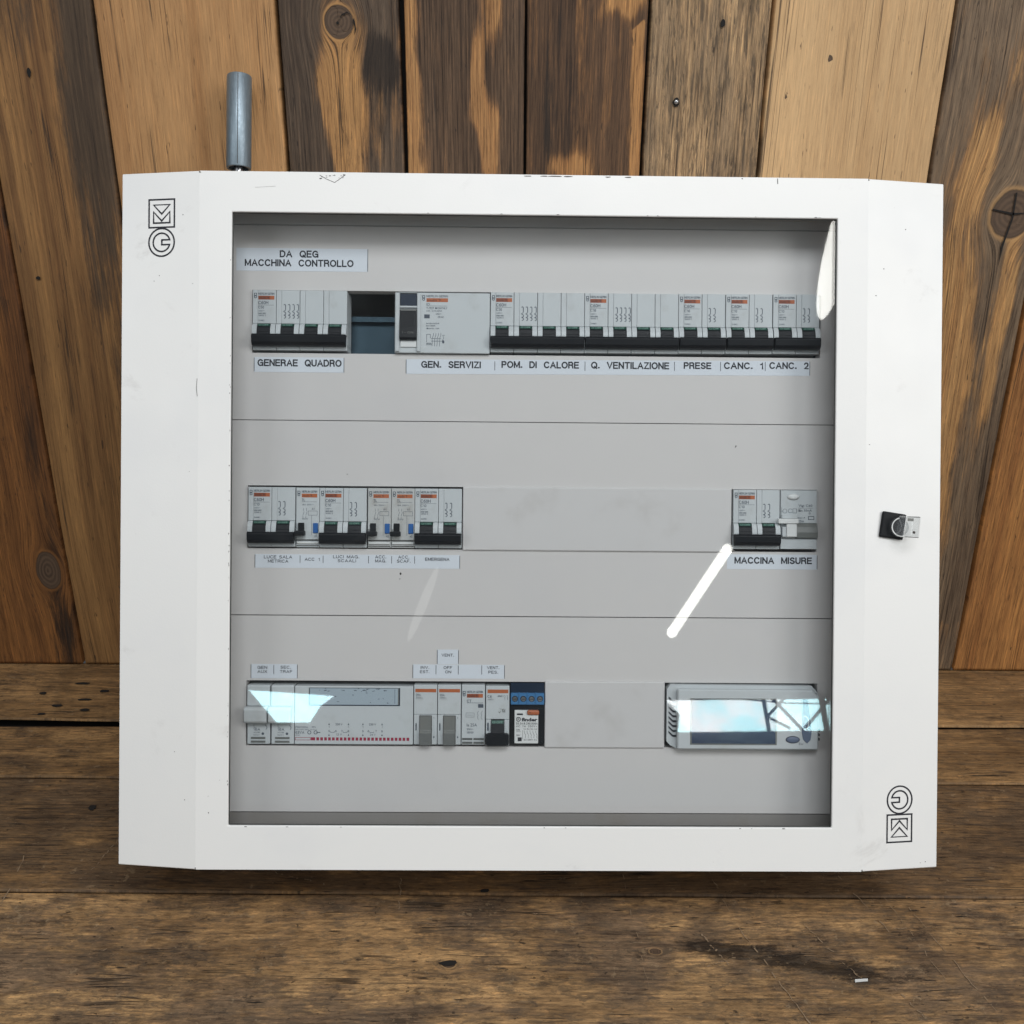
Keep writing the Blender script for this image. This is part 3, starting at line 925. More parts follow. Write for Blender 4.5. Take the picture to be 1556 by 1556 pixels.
# ------------------------------------------------------------------ the cabinet
cab = thing('electrical_cabinet', 'white metal electrical cabinet with glazed door leaning against the plank wall', 'electrical cabinet', spot(0, -256, -100))
OFF = (0, 256, 100)                # parts are drawn in panel-face coordinates
FX, WX, HY, WZ = 245.5, 305.0, 255.7, -10.0
wz = lambda x: min(0.0, -(abs(x) - FX) * 10 / (WX - FX))

d = MB()
OX0, OX1, OY0, OY1 = -221.8, 222.8, -223.4, 226.1
bm = d.bm


def sheet(zo, rev):
    xs = [-WX, -FX, OX0, OX1, FX, WX]
    ys = [-HY, OY0, OY1, HY]
    for i in range(5):
        for j in range(3):
            if i == 2 and j == 1:
                continue
            p = [(xs[i], ys[j]), (xs[i + 1], ys[j]), (xs[i + 1], ys[j + 1]), (xs[i], ys[j + 1])]
            p = [(x, y, wz(x) + zo) for x, y in p]
            d.poly(p[::-1] if rev else p, 'white')


sheet(0, False)
for sx in (-1, 1):
    d.poly([(sx * WX, -HY, WZ), (sx * WX, -HY, -32), (sx * WX, HY, -32), (sx * WX, HY, WZ)][::-sx], 'white')
for sy in (-1, 1):
    for xa, xb in ((-WX, -FX), (-FX, FX), (FX, WX)):
        d.poly([(xa, sy * HY, wz(xa)), (xb, sy * HY, wz(xb)), (xb, sy * HY, -32), (xa, sy * HY, -32)][::-sy], 'white')
for xa, ya, xb, yb in ((OX0, OY0, OX1, OY0), (OX1, OY0, OX1, OY1), (OX1, OY1, OX0, OY1), (OX0, OY1, OX0, OY0)):
    d.poly([(xa, ya, 0), (xb, yb, 0), (xb, yb, -2), (xa, ya, -2)][::-1], 'white')
bmesh.ops.remove_doubles(bm, verts=list(bm.verts), dist=1e-6)
bmesh.ops.recalc_face_normals(bm, faces=list(bm.faces))
# paint chips and rubs on the door edges
c = d
rc = random.Random(3)


def flake(x, y, a, b, m='chip', z=None):
    zz = 0.12 + (wz(x) if z is None else z)
    n = 7
    c.poly([(x + a * math.cos(i * 6.283 / n) * rc.uniform(.6, 1.1), y + b * math.sin(i * 6.283 / n) * rc.uniform(.5, 1.1), zz) for i in range(n)], m)


for x, L in ((-6, 4), (6, 3), (14, 6), (24, 4), (53, 2.4), (68, 3), (152, .8), (-245, .8)):
    flake(x, 254.6, L, .45)
for _ in range(16):
    x = rc.uniform(-160, -138)
    flake(x, 254.4 - abs(x + 149) * rc.uniform(0, .25) - rc.uniform(0, 2.5), rc.uniform(.4, 1.4), rc.uniform(.2, .5), 'scuff' if rc.random() < .4 else 'chip')
c.line([(-158, 253.5), (-153, 250.6), (-147, 248.2), (-143, 251), (-139, 254)], .35, 'chip', z=.13)
for _ in range(26):
    flake(OX0 - rc.uniform(.2, .9), rc.uniform(-200, 200), rc.uniform(.15, .35), rc.uniform(.3, .9))
for _ in range(16):
    flake(rc.uniform(-215, 215), rc.choice([OY0 - .7, OY1 + .6]), rc.uniform(.4, 1.6), rc.uniform(.15, .4))
c.line([(178, 255), (178.2, 251)], .5, 'chip', z=.13)
for sx in (-1, 1):
    for sy in (-1, 1):
        flake(sx * FX, sy * 254.7, .55, .8, z=0.0)
for x, y in ((-258, 224), (-276, 180), (-280, 176), (-262, -170), (-254, -205), (-236, -214), (-228, -190), (275, 220), (258, 190), (296, -251), (292, -251.6), (252, 170), (248, 60)):
    flake(x, y, rc.uniform(.3, .7), rc.uniform(.3, .6), rc.choice(['chip', 'scuff']))
c.line([(-246.4, 104), (-246.9, 97), (-246.2, 91)], .35, 'chip', z=lambda x: wz(x) + .13)
c.line([(-205, 244), (-190, 245)], .3, 'scuff', z=.13)
door = d.build('door_frame', cab, None, OFF)
bv = door.modifiers.new('bevel', 'BEVEL')
bv.width = 0.0007
bv.segments = 2
bv.limit_method = 'ANGLE'
bv.angle_limit = math.radians(40)

s_ = MB()
for xa, xb, ya, yb in ((-298, 298, 249, 252), (-298, 298, -252, -249), (-298, -295, -249, 249), (295, 298, -249, 249)):
    s_.box(xa, xb, ya, yb, -198, -33, 'white')
s_.box(-298, 298, -252, 252, -200, -198, 'white')
s_.build('cabinet_box', cab, None, OFF)

g = MB()
for xa, xb, ya, yb in ((-228, OX0 + .7, -229, 232), (OX1 - .7, 229, -229, 232), (OX0 + .7, OX1 - .7, OY1 - .7, 232), (OX0 + .7, OX1 - .7, -229, OY0 + .7)):
    g.box(xa, xb, ya, yb, -2.6, -2.05, 'rubber')
g.build('window_seal', cab, None, OFF)
g = MB()
g.box(-230, 231, -231, 234, -5.7, -2.7, 'glass')
g.build('window_pane', cab, 'clear pane with mirrored lamps and sky over the breakers', OFF)

# faceplates with a slot each
PZ = -34.0
rows = [(77.2, 225.6, -214.6, 221.4, 128.2, 176.3), (-72.0, 76.6, -217.2, 220.0, -21.2, 26.9), (-223.0, -72.7, -217.3, 221.8, -172.4, -122.4)]
for ya, yb, sx0, sx1, sy0, sy1 in rows:
    p = MB()
    for xa, xb, y0, y1 in ((-262, 262, sy1, yb), (-262, 262, ya, sy0), (-262, sx0, sy0, sy1), (sx1, 262, sy0, sy1)):
        p.poly([(xa, y0, PZ), (xb, y0, PZ), (xb, y1, PZ), (xa, y1, PZ)], 'plate')
    for a, b in (((sx0, sy0), (sx1, sy0)), ((sx1, sy0), (sx1, sy1)), ((sx1, sy1), (sx0, sy1)), ((sx0, sy1), (sx0, sy0)),
                 ((-262, yb), (262, yb)), ((262, ya), (-262, ya))):
        p.poly([(a[0], a[1], PZ), (b[0], b[1], PZ), (b[0], b[1], PZ - 12), (a[0], a[1], PZ - 12)], 'plate')
    for fx, fy, fr in ((157, 60, .5), (156.5, 59.2, .3), (-100, -40, .8), (-100.5, -44, .4), (233, -55, .5)):
        if ya < fy < yb:
            p.poly([(fx + fr * math.cos(i), fy + fr * math.sin(i) * 1.3, PZ + .06) for i in range(6)], 'chip')
    p.build('faceplate', cab, None, OFF)
p = MB()
p.box(-262, 262, 226.3, 249, PZ - 12, PZ - 1.2, 'plate', .6)
p.build('edge_trim', cab, None, OFF)
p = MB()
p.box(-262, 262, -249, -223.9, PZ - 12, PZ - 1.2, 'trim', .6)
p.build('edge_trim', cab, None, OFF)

r = MB()
r.box(-240, 240, 133, 157, -66, -64, 'rail')
r.prism([(133, -66), (133, -60), (130, -60), (130, -58.5), (134.4, -58.5), (134.4, -64)], -240, 240, 'rail')
r.prism([(157, -64), (157, -58.5), (161, -58.5), (161, -60), (158.4, -60), (158.4, -66)], -240, 240, 'rail')
r.build('mounting_rail', cab, None, OFF)

for xa, xb, ya, yb, lb in ((-52.7, 153.8, -21.6, 27.2, 'long grey blanking cover in the middle row'), (11.4, 103.6, -172.7, -121.6, 'short grey blanking cover in the bottom row')):
    b = MB()
    b.box(xa, xb, ya, yb, PZ - 8, PZ + 1.8, 'blank', .9, 2)
    b.build('blanking_cover', cab, lb, OFF)


def strip(x0, y0, x1, y1, texts, divs, lb, dy=0.0, bold=0.02, edge=True):
    """paper caption strip; the strip may slope by dy over its length"""
    m = MB()
    z = PZ + .18
    m.poly([(x0, y0, z), (x1, y0 + dy, z), (x1, y1 + dy, z), (x0, y1, z)], 'paper')
    for a, b, cc, e in ((x0, y0, x1, y0 + dy), (x1, y0 + dy, x1, y1 + dy), (x1, y1 + dy, x0, y1), (x0, y1, x0, y0)):
        m.poly([(a, b, PZ), (cc, e, PZ), (cc, e, z), (a, b, z)], 'paper')
    o = m.build('caption_strip', cab, lb, OFF)
    t = MB()
    for body, a, b, cc, e in texts:
        t.text(body, a, b, cc, e, z + .1, 'ink', bold)
    for dx, a, b in divs:
        t.line([(dx, a), (dx, b)], .42, 'ink', z=z + .1)
    t.build('lettering', o)


strip(-227, 190.8, -126.6, 208.2, [('DA   QEG', -194.0, 201.2, -164.4, 206.6), ('MACCHINA   CONTROLLO', -220.6, 194.3, -137.6, 199.7)],
      [(-126.8, 190.9, 208.1)], 'white strip reading DA QEG MACCHINA CONTROLLO')
strip(-213, 113.6, -144.2, 125.0, [('GENERAE   QUADRO', -210.4, 118.0, -146.2, 123.4)], [(-212.9, 114, 124.6), (-144.4, 113.8, 124.8)], 'white strip reading GENERAE QUADRO')
strip(-97, 113.2, 213.6, 124.4, [('GEN.   SERVIZI', -85.4, 117.9, -39.6, 123.2), ('POM.   DI   CALORE', -23.9, 118.4, 35.6, 123.7),
      ('Q.   VENTILAZIONE', 44.8, 118.5, 105.0, 123.9), ('PRESE', 116.1, 119.0, 137.4, 124.2), ('CANC.   1', 147.1, 119.2, 177.5, 124.5), ('CANC.   2', 182.1, 119.6, 212.5, 124.9)],
      [(-96.9, 113.4, 124.2), (-29, 116.5, 123.4), (40.2, 116.8, 123.8), (109, 117.4, 124.3), (144.5, 117.6, 124.6), (179, 118, 124.9), (213.4, 114.8, 125.6)],
      'long white strip from GEN. SERVIZI to CANC. 2', 1.4)
strip(-211.5, -36.2, -54.5, -25.7, [('LUCE  SALA', -204.5, -29.0, -182.9, -26.6), ('METRICA', -201.4, -32.2, -185.9, -29.8), ('ACC   1', -173.3, -30.6, -161.8, -28.2),
      ('LUCI  MAG.', -151.7, -28.5, -131.6, -26.1), ('SCAALI', -148.2, -31.5, -134.1, -29.2), ('ACC.', -119.5, -28.4, -111, -26), ('MAG.', -119.5, -31.5, -111, -29.1),
      ('ACC.', -101.9, -28.4, -93.4, -26), ('SCAF.', -102.9, -31.5, -92.3, -29.1), ('EMERGENA', -81.2, -30, -62.6, -27.5)],
      [(-211.3, -36, -26), (-176.9, -32.2, -26.6), (-159.3, -32.2, -26.6), (-124.6, -32.2, -26.6), (-106.9, -32.2, -26.6), (-89.3, -32.2, -26.6), (-54.7, -35.8, -25.9)],
      'white strip reading LUCE SALA METRICA to EMERGENA', .3, .014)
strip(150.9, -34.6, 220.7, -23.2, [('MACCINA   MISURE', 156.6, -30.4, 216.5, -25.2)], [(220.5, -34.3, -23.5)], 'white strip reading MACCINA MISURE')
strip(-214, -120.8, -178.2, -109.9, [('GEN', -208.9, -113.6, -201.4, -111.3), ('AUX', -208.9, -116.8, -201.4, -114.5), ('SEC.', -191.3, -113.4, -183.3, -111.1), ('TRAF', -191.8, -116.7, -182.3, -114.4)],
      [(-213.8, -120.6, -110.1), (-196.4, -117.6, -110.6), (-178.4, -120.6, -110.1)], 'small white strip reading GEN AUX and SEC. TRAF', 0, .014)
strip(-71.6, -109.2, -54.9, -98.0, [('VENT.', -68.1, -103.4, -58.5, -101.1)], [(-71.4, -109, -98.3), (-55.1, -109, -98.3)], 'small white tag reading VENT. above another strip', 0, .014)
strip(-90.2, -120.2, -19.5, -109.5, [('INV.', -84.1, -112.9, -77.4, -110.7), ('EST.', -84.6, -116.2, -77.2, -114), ('OFF', -66.5, -112.9, -59.9, -110.7), ('ON', -65.3, -116.2, -60.6, -114),
      ('VENT.', -33.2, -112.8, -23.6, -110.5), ('PES.', -32.1, -116.3, -24.6, -114)],
      [(-90, -120, -109.8), (-72.3, -117, -110), (-55.2, -117, -110), (-37.2, -117, -110), (-19.7, -120, -109.8)], 'white strip reading INV. EST., OFF ON and VENT. PES.', 0, .014)

# printed emblems on the sloping side wings: a framed M over a ringed G, the second one upside down
for cx, cy, sg in ((-274.4, 225.5, 1), (274.9, -224.9, -1)):
    e = MB()
    zz = lambda x: wz(x) + .15
    hx, hy = 9.8, 10.2
    T = lambda u, v: (cx + sg * u * hx, cy + sg * v * hy)
    e.line([T(-1, -1), T(1, -1), T(1, 1), T(-1, 1)], 1.2, 'ink', True, zz)
    e.line([T(-.64, .62), T(.64, .62), T(0, -.04)], 1.2, 'ink', True, zz)
    e.line([T(-.64, .12), T(0, -.54), T(.64, .12), T(.64, -.68), T(-.64, -.68)], 1.2, 'ink', True, zz)
    gy = -2.08
    circ = [T(math.cos(i * 6.28319 / 48) * 1.0, gy + math.sin(i * 6.28319 / 48) * 1.0) for i in range(48)]
    e.line(circ, 1.2, 'ink', True, zz)
    arc = [T(.66 * math.cos(a), gy + .66 * math.sin(a)) for a in np.linspace(.27, 6.283 - .27, 40)]
    e.line(arc + [T(.02, gy - .17), T(.02, gy + .17)], 1.2, 'ink', True, zz)
    e.build('emblem', cab, 'emblem of an M in a square above a ringed G' if sg > 0 else 'upside down emblem of a ringed G above an M in a square', OFF)

# door lock: tilted black plate with a clear folding knob
lk = MB()
lk.box(-9.6, 9.6, -9.6, 9.6, 0, 2.4, 'black', 1.1, 2)
lock = lk.build('door_lock', cab, 'tilted black square lock plate with a clear plastic knob')
lock.location = [q * MM for q in (OFF[0] + 266.2, OFF[1] + .4, OFF[2] + wz(266) + .3)]
lock.rotation_euler = (0, math.radians(9.5), math.radians(-8))
kn = MB()
kn.disc(3.5, -.8, 2.5, 7.2, 6.6, 'crystal', 3.0, 32)
kn.prism([(0, -7.4), (2.0, -7.9), (12.4, -8.0), (13.0, -7.0), (13.4, 6.8), (12.4, 8.0), (2.4, 7.6), (1.4, 6.4)], 5.4, 16.2, 'crystal', 'z', .5)
kn.line(_arc(5.2, -.6, 8.2, 7.0, 110, 265, 14) + [(12.0, -6.2)], .9, 'wplast', z=5.9)  # highlights on the clear knob's rim, painted as white strokes
kn.line([(2.6, 5.2), (7.4, 5.2)], 2.2, 'mgrey', z=16.3)
kn.line([(12.7, 7.2), (12.3, -7.2)], .7, 'wplast', z=16.4)  # edge highlight of the clear plastic, painted in white
kn.line([(2.4, 7.1), (12.6, 7.4)], .5, 'chip', z=16.35)
kn.line([(12.2, 6.6), (11.8, -6.6)], .35, 'scuff', z=16.35)
kn.line([(1.6, -7.4), (12.2, -7.5)], .4, 'chip', z=16.35)
kn.line([(1.6, 6.6), (1.0, -6.6)], .4, 'scuff', z=16.35)
kn.disc(8.4, -3.9, 16.3, 1.2, 1.0, 'chip')
kob = kn.build('knob', lock)
kob.rotation_euler = (0, 0, math.radians(5))

# ------------------------------------------------------------------ steel tube on top of the cabinet
tub = thing('steel_tube', 'short galvanised steel tube standing up behind the top left edge of the white cabinet', 'steel tube', spot(-259, 252, -165))


def lathe(prof, n, mat, name, parent):
    b = bmesh.new()
    rr = [[b.verts.new((r_ * math.cos(2 * math.pi * i / n) * MM, r_ * math.sin(2 * math.pi * i / n) * MM, z * MM)) for i in range(n)] for r_, z in prof]
    for p, q in zip(rr, rr[1:]):
        for i in range(n):
            f = b.faces.new((p[i], p[(i + 1) % n], q[(i + 1) % n], q[i]))
            f.smooth = True
    bmesh.ops.recalc_face_normals(b, faces=list(b.faces))
    me = bpy.data.meshes.new(name)
    b.to_mesh(me)
    b.free()
    me.materials.append(M[mat])
    o = bpy.data.objects.new(name, me)
    C.objects.link(o)
    o.parent = parent
    o.rotation_euler = (-math.pi / 2, 0, 0)
    es = o.modifiers.new('split', 'EDGE_SPLIT')
    es.split_angle = math.radians(50)
    return o


tb = lathe([(8.6, 59), (10.5, 59), (10.9, 59.6), (10.9, 140.2), (10.4, 141), (8.8, 141), (8.8, 60), (8.6, 59)], 40, 'galv', 'tube', tub)
lathe([(0.01, 0), (4.2, 0), (4.2, 130), (0.01, 130)], 20, 'screw', 'threaded_rod', tub)
lathe([(4.2, 0.2), (8, 0.2), (8, 6), (4.2, 6)], 6, 'screw', 'nut', tub)
sm = MB()
sm.box(1.2, 1.8, 60.2, 140, 10.6, 10.85, 'chip')
sm.build('seam', tub)


# ------------------------------------------------------------------ modular devices
def sym(t, x, y, h, n, pitch, z, m='print'):
    """contact and trip symbols: a hooked blade over two half loops, n times"""
    for i in range(n):
        cx = x + i * pitch
        t.line([(cx - .9, y + h * .97), (cx + .1, y + h), (cx + .55, y + h * .94), (cx + .55, y + h * .60)], .58, m, z=z)
        t.line([(cx + .55, y + h * .58), (cx - .8, y + h * .50), (cx - .9, y + h * .46)], .5, m, z=z)
        arc = []
        for k in range(2):
            yc = y + h * (.345 - .235 * k)
            arc += [(cx - .7 + 1.45 * math.cos(q), yc + h * .112 * math.sin(q)) for q in np.linspace(1.45, -1.45, 7)]
        t.line(arc, .58, m, z=z + .004)


def minilogo(t, x, y, s, z):
    t.line([(x, y), (x + s, y), (x + s, y + s), (x, y + s)], s * .3, 'print', True, z)
    t.line([(x + s / 2 + s * .5 * math.cos(a), y - s * .65 + s * .5 * math.sin(a)) for a in np.linspace(0, 6.283, 9)[:-1]], s * .3, 'print', True, z)


def head(t, o, x, ytop, z, lines, wd=12.2, name='MERLIN GERIN', stripe=True, split=True):
    """logo, maker's name, then the small lines; the orange stripe is a part of its own"""
    minilogo(t, x - 3.0, ytop - 4.2, 1.7, z)
    t.text(name, x, ytop - 3.7, x + wd, ytop - 2.0, z, 'print', .01)
    if stripe:
        b = MB()
        b.poly([(x, ytop - 7.3, z), (x + wd * .74, ytop - 7.3, z), (x + wd * .74, ytop - 4.4, z), (x, ytop - 4.4, z)], 'orange_d' if split else 'orange')
        b.poly([(x + wd * .74, ytop - 7.3, z), (x + wd, ytop - 7.3, z), (x + wd, ytop - 4.4, z), (x + wd * .74, ytop - 4.4, z)], 'orange')
        b.text('multi 9', x + .6, ytop - 6.8, x + wd * .66, ytop - 4.9, z + .05, 'chip', .0)
        b.build('colour_stripe', o)
    for body, dx, dy, ww, hh in lines:
        t.text(body, x + dx, ytop + dy, x + dx + ww, ytop + dy + hh, z, 'print', .008)


def pole_block(o, poles, mat='body', lip=True):
    W = poles * 18.0
    b = MB()
    for i in range(poles):
        x0, x1 = i * 18 + .16, (i + 1) * 18 - .16
        b.box(x0, x0 + 3.95, 20.9, 46.4, -20, 3.0, mat, .25)
        b.box(x0 + 4.03, x1, 20.9, 46.4, -20, 3.0, mat, .25)
        b.box(x0, x1, 5.4, 20.8, -20, .2, mat)
        sh = [(20.7, -4), (20.7, 3.2), (19.4, 4.6), (16.5, 5.9), (13.5, 6.3), (12.3, 6.2), (11.9, 4), (11.9, -4)]
        b.prism(sh, x0 + .1, x0 + 3.7, mat)
        b.prism(sh, x1 - 3.7, x1 - .1, mat)
        b.box(x0, x1, .9, 5.2, -20, 2.2, mat, .3)
    b.build('body', o)
    t = MB()
    t.prism([(12.4, 3), (12.4, 8.4), (10.9, 9.6), (6.2, 9.2), (4.0, 7.2), (3.5, 5.0), (3.5, 3)], .5, W - .5, 'black', bev=.25)
    for i in range(poles):
        x0 = i * 18 + 4.2
        t.prism([(20.5, .3), (20.5, 3.6), (17.5, 5.6), (12.3, 7.0), (12.3, .3)], x0, x0 + 9.6, 'black')
        t.box(x0 + .2, x0 + 9.4, 14.2, 14.5, 5.5, 6.75, 'black')
    tg = t.build('toggle', o)
    for i in range(poles):
        x0 = i * 18 + 4.35
        f = MB()
        f.poly([(x0, 18.6, 5.05), (x0 + 9.3, 18.6, 5.05), (x0 + 9.3, 20.6, 3.82), (x0, 20.6, 3.82)], 'green')
        f.text('O·OFF', x0 + .9, 19.0, x0 + 8.2, 20.2, 4.98, 'green_t', .01)
        f.build('off_flag', tg)


def breaker(lx, ly, poles, label, rating, cat_no='24981'):
    o = thing('circuit_breaker', label, 'circuit breaker', spot(lx, ly, PZ), 'circuit breakers clipped in the rows')
    pole_block(o, poles)
    t = MB()
    z = 3.07
    head(t, o, 4.4, 46.4, z, [('C60H', 0, -10.9, 7.6, 2.6), (rating, 0, -14.2, 4.4, 2.1), ('400V~', .2, -16.5, 4.6, 1.2), ('6000 6000', .2, -18.4, 5.6, 1.2),
                                ('10000 3', .2, -20.0, 5.4, 1.2), (cat_no, .2, -23.8, 4.4, 1.2)])
    t.line([(4.4, 34.9), (16.4, 34.9)], .22, 'print', z=z)
    px = 3.7
    if poles == 4:
        sym(t, 24.6, 25.0, 10.5, 4, 3.3, z)
    else:
        sym(t, 24.0, 25.0, 10.5, 2, 3.6, z)
    t.build('printing', o)
    return o


R1, R2, R3 = 129.2, -20.2, -171.2
breaker(-213.8, R1, 4, 'four-pole grey circuit breaker above the GENERAE QUADRO caption', 'C50')
breaker(-32.7, R1 + .1, 4, 'four-pole grey circuit breaker above the POM. DI CALORE caption', 'C20')
breaker(39.3, R1 + .2, 4, 'four-pole grey circuit breaker above the Q. VENTILAZIONE caption', 'C16')
breaker(111.3, R1 + .5, 2, 'two-pole grey circuit breaker above the PRESE caption', 'C16')
breaker(147.5, R1 + .7, 2, 'two-pole grey circuit breaker above the CANC. 1 caption', 'C10')
breaker(183.8, R1 + 1.0, 2, 'two-pole grey circuit breaker with scuffed toggle above the CANC. 2 caption', 'C10')
breaker(-216.2, R2 - .6, 2, 'two-pole grey circuit breaker above the LUCE SALA METRICA caption', 'C10')
breaker(-161.8, R2 - .9, 2, 'two-pole grey circuit breaker above the LUCI MAG. SCAALI caption', 'C10')
breaker(-89.2, R2 - .8, 2, 'two-pole grey circuit breaker above the EMERGENA caption', 'C10')
breaker(154.6, R2 + .3, 2, 'two-pole grey circuit breaker above the left of the MACCINA MISURE caption', 'C10')

# residual-current switch above GEN. SERVIZI
o = thing('residual_current_switch', 'wide grey residual current switch with black toggle above the GEN. SERVIZI caption', 'safety switch', spot(-105.7, R1 - .4, PZ))
b = MB()
b.box(0.2, 72.6, 0, 46, -20, 3.4, 'body', .5, 2)
for xa, xb, ya, yb in ((.6, 4, .8, 45.4), (17.2, 20, .8, 45.4), (4, 17.2, 34, 35.6), (4, 17.2, 45.2, 45.8)):
    b.box(xa, xb, ya, yb, 3.3, 5.2, 'body', .4)
b.build('body', o)
b = MB()
b.box(4.2, 17, 35.8, 45, 3.5, 4.2, 'navy', .3)
b.build('test_button', o)
b = MB()
b.prism([(9.6, 3.5), (33, 3.5), (33, 4.6), (30.5, 5.4), (19, 6.6), (11, 8.2), (9.6, 7)], 4.3, 16.9, 'black', bev=.25)
b.prism([(31.6, 5.1), (33, 4.7), (33, 4.9), (31.7, 5.3)], 4.6, 16.6, 'dgrey')
tg = b.build('toggle', o)
f = MB()
f.text('I - ON', 6.4, 14.0, 14.6, 15.6, 7.8, 'mgrey', .01)
f.build('lettering', tg)
b = MB()
b.box(4.6, 16.8, 4.2, 9.2, 3.5, 4.5, 'wplast', .3)
b.build('status_window', o)
t = MB()
z = 3.5
head(t, o, 24.2, 46.2, z, [('ID', 0, -9.9, 2.6, 1.7), ('T-TEST MONTHLY', 0, -12.8, 16, 1.6), ('63A  In=0,500A', 0, -14.8, 12, 1.3), ('In=In=63A', 0, -24.2, 10, 1.2), ('Im=1500A', 0, -26.0, 7, 1.2),
     ('IΔm=Im 10A', 0, -28.0, 10, 1.2), ('23267', 0, -40.2, 4.6, 1.4), ('400V~', 7, -17.0, 4.5, 1.2), ('-25 AC', 8.4, -19.4, 5, 1.4)], wd=16.4, split=False)
t.poly([(22.6, 26.4, z), (26.8, 26.4, z), (26.8, 29.4, z), (22.6, 29.4, z)], 'print')
t.line([(24.2, 35.9), (40, 35.9)], .22, 'print', z=z)
for i in range(4):
    x = 28.8 + i * 1.9
    t.line([(x - .2, 5.2), (x, 7.5), (x, 10.6)], .3, 'print', z=z)
    t.line([(x, 11.2), (x + .9, 13.6), (x + .9, 15.2)], .3, 'print', z=z)
t.line([(24.6, 7.6), (27.8, 7.6)], .3, 'print', z=z)
t.line([(24.6, 8.2), (24.6, 14.2), (27.4, 14.2), (27.4, 11.2)], .3, 'print', z=z)
t.line([(27.9, 9.1), (36.6, 9.1)], .3, 'print', z=z + .03)
t.line([(27.9, 11.0), (35.6, 11.0)], .3, 'print', z=z + .03)
t.line([(36.6, 9.6), (37.6, 11.6), (36.8, 13.6), (38.4, 13.6)], .3, 'print', z=z)
t.disc(37.2, 8.6, z, .9, 1.3, 'print', n=12)
t.build('printing', o)


# impulse relays of the middle row
def relay_tl(lx, label, mat):
    o = thing('impulse_relay', label, 'relay', spot(lx, R2 - .6, PZ), 'narrow relays with a blue button')
    b = MB()
    b.box(.2, 17.8, 6.6, 46.2, -20, 3.0, mat, .3)
    b.box(.2, 17.8, .6, 6.4, -20, 1.6, mat, .3)
    b.build('body', o)
    b = MB()
    b.box(.8, 17.2, 3.4, 5.0, 1.6, 3.0, 'wplast', .3)
    b.box(.6, 17.4, 1.6, 2.2, 1.6, 2.0, 'chip')
    b.box(.6, 17.4, 5.7, 6.1, 1.6, 2.0, 'chip')
    b.build('label_holder', o)
    b = MB()
    b.box(2.2, 6.6, 11.4, 19.4, 3.0, 5.8, 'black', .3)
    b.box(-.3, 7.6, 9.6, 13.4, 3.1, 9.0, 'black', .8, 2)
    b.build('toggle', o)
    b = MB()
    b.box(13.2, 17.0, 11.6, 19.2, 3.0, 4.0, 'blue', .3)
    b.build('button', o)
    if mat == 'dirty':
        b = MB()
        b.box(.5, 2.0, 14.6, 19.2, 3.0, 4.0, 'wplast', .2)
        b.build('edge_tab', o)
    t = MB()
    z = 3.07
    head(t, o, 4.4, 46.0, z, [('TL', 0, -10.2, 2.6, 2.0), ('16A 250V~', .2, -13.4, 9.0, 1.2), ('15510', .2, -24.2, 4.6, 1.2)], wd=11.8, split=False)
    t.line([(4.4, 35.4), (16.0, 35.4)], .2, 'print', z=z)
    for q in (5.4, 7.6):
        t.line([(q, 22.6), (q, 24.6)], .25, 'print', z=z)
        t.line([(q, 25.0), (q + .9, 28.0)], .25, 'print', z=z)
        t.line([(q + .4, 28.4), (q + .4, 30.6)], .25, 'print', z=z)
    t.line([(9.4, 25.2), (16.2, 25.2), (16.2, 28.4), (9.4, 28.4)], .25, 'print', True, z)
    t.line([(12.0, 10.0), (12.0, 25.0)], .22, 'print', z=z)
    t.text('A1', 12, 29.2, 14.2, 30.8, z, 'print', .02)
    t.text('A2', 14.2, 8.8, 16.2, 10.4, z, 'print', .02)
    t.build('printing', o)


relay_tl(-179.8, 'narrow grey relay with blue button above the ACC 1 caption', 'body')
relay_tl(-125.2, 'grubby narrow relay with blue button above the ACC. MAG. caption', 'dirty')
relay_tl(-107.2, 'grubby narrow relay with blue button and white tab above the ACC. SCAF. caption', 'dirty')

# residual-current add-on beside the last breaker
o = thing('residual_current_block', 'pale grey add-on block with oval test button at the right end of the middle row', 'add-on block', spot(191.2, R2 + .4, PZ))
b = MB()
b.box(0, 28, 20.9, 46.2, -20, 3.0, 'body', .35)
b.prism([(20.8, -10), (20.8, 3.2), (18, 5.0), (14, 6.0), (10, 5.8), (9.2, 4), (9.2, -10)], 11.6, 28, 'mgrey')
b.box(0, 28, 1.0, 9.1, -20, 3.4, 'body', .35)
b.box(0, 11.5, 9.2, 20.8, -20, 3.0, 'body', .2)
b.build('body', o)
b = MB()
b.disc(9.6, 41.2, 3.0, 4.6, 2.3, 'wplast', .8, 28, 1.2)
b.build('test_button', o)
b = MB()
b.box(-2.8, 12.6, 20.6, 24.4, 3.2, 7.8, 'wplast', .4)
b.box(.4, 12.4, 24.5, 27.6, 3.0, 5.4, 'body', .4)
b.box(3.6, 11.6, 10.4, 20.4, 3.4, 7.2, 'wplast', .5)
b.box(.4, 3.4, 10.4, 18.2, 3.4, 6.6, 'body', .4)
b.build('lever', o)
t = MB()
z = 3.07
for s__, x0, y0, x1, y1 in (('Vigi C60', 13.6, 33.0, 24.4, 35.4), ('IΔn 30mA', 13.4, 29.8, 24.0, 31.8), ('type A', 13.0, 24.2, 19.0, 25.8), ('25A', 13.6, 21.6, 18.0, 23.4)):
    t.text(s__, x0, y0, x1, y1, z, 'print', .012)
t.line([(13.6, 32.5), (25.0, 32.5)], .2, 'print', z=z)
t.line([(21.4, 23.8), (25.6, 23.8), (25.6, 26.2), (21.4, 26.2)], .5, 'print', True, z)
t.line([(21.8, 28.0), (22.8, 28.0), (22.8, 29.0), (21.8, 29.0)], .3, 'print', True, z)
t.line([(.6, 30.2), (2.0, 30.2)], .25, 'print', z=z)
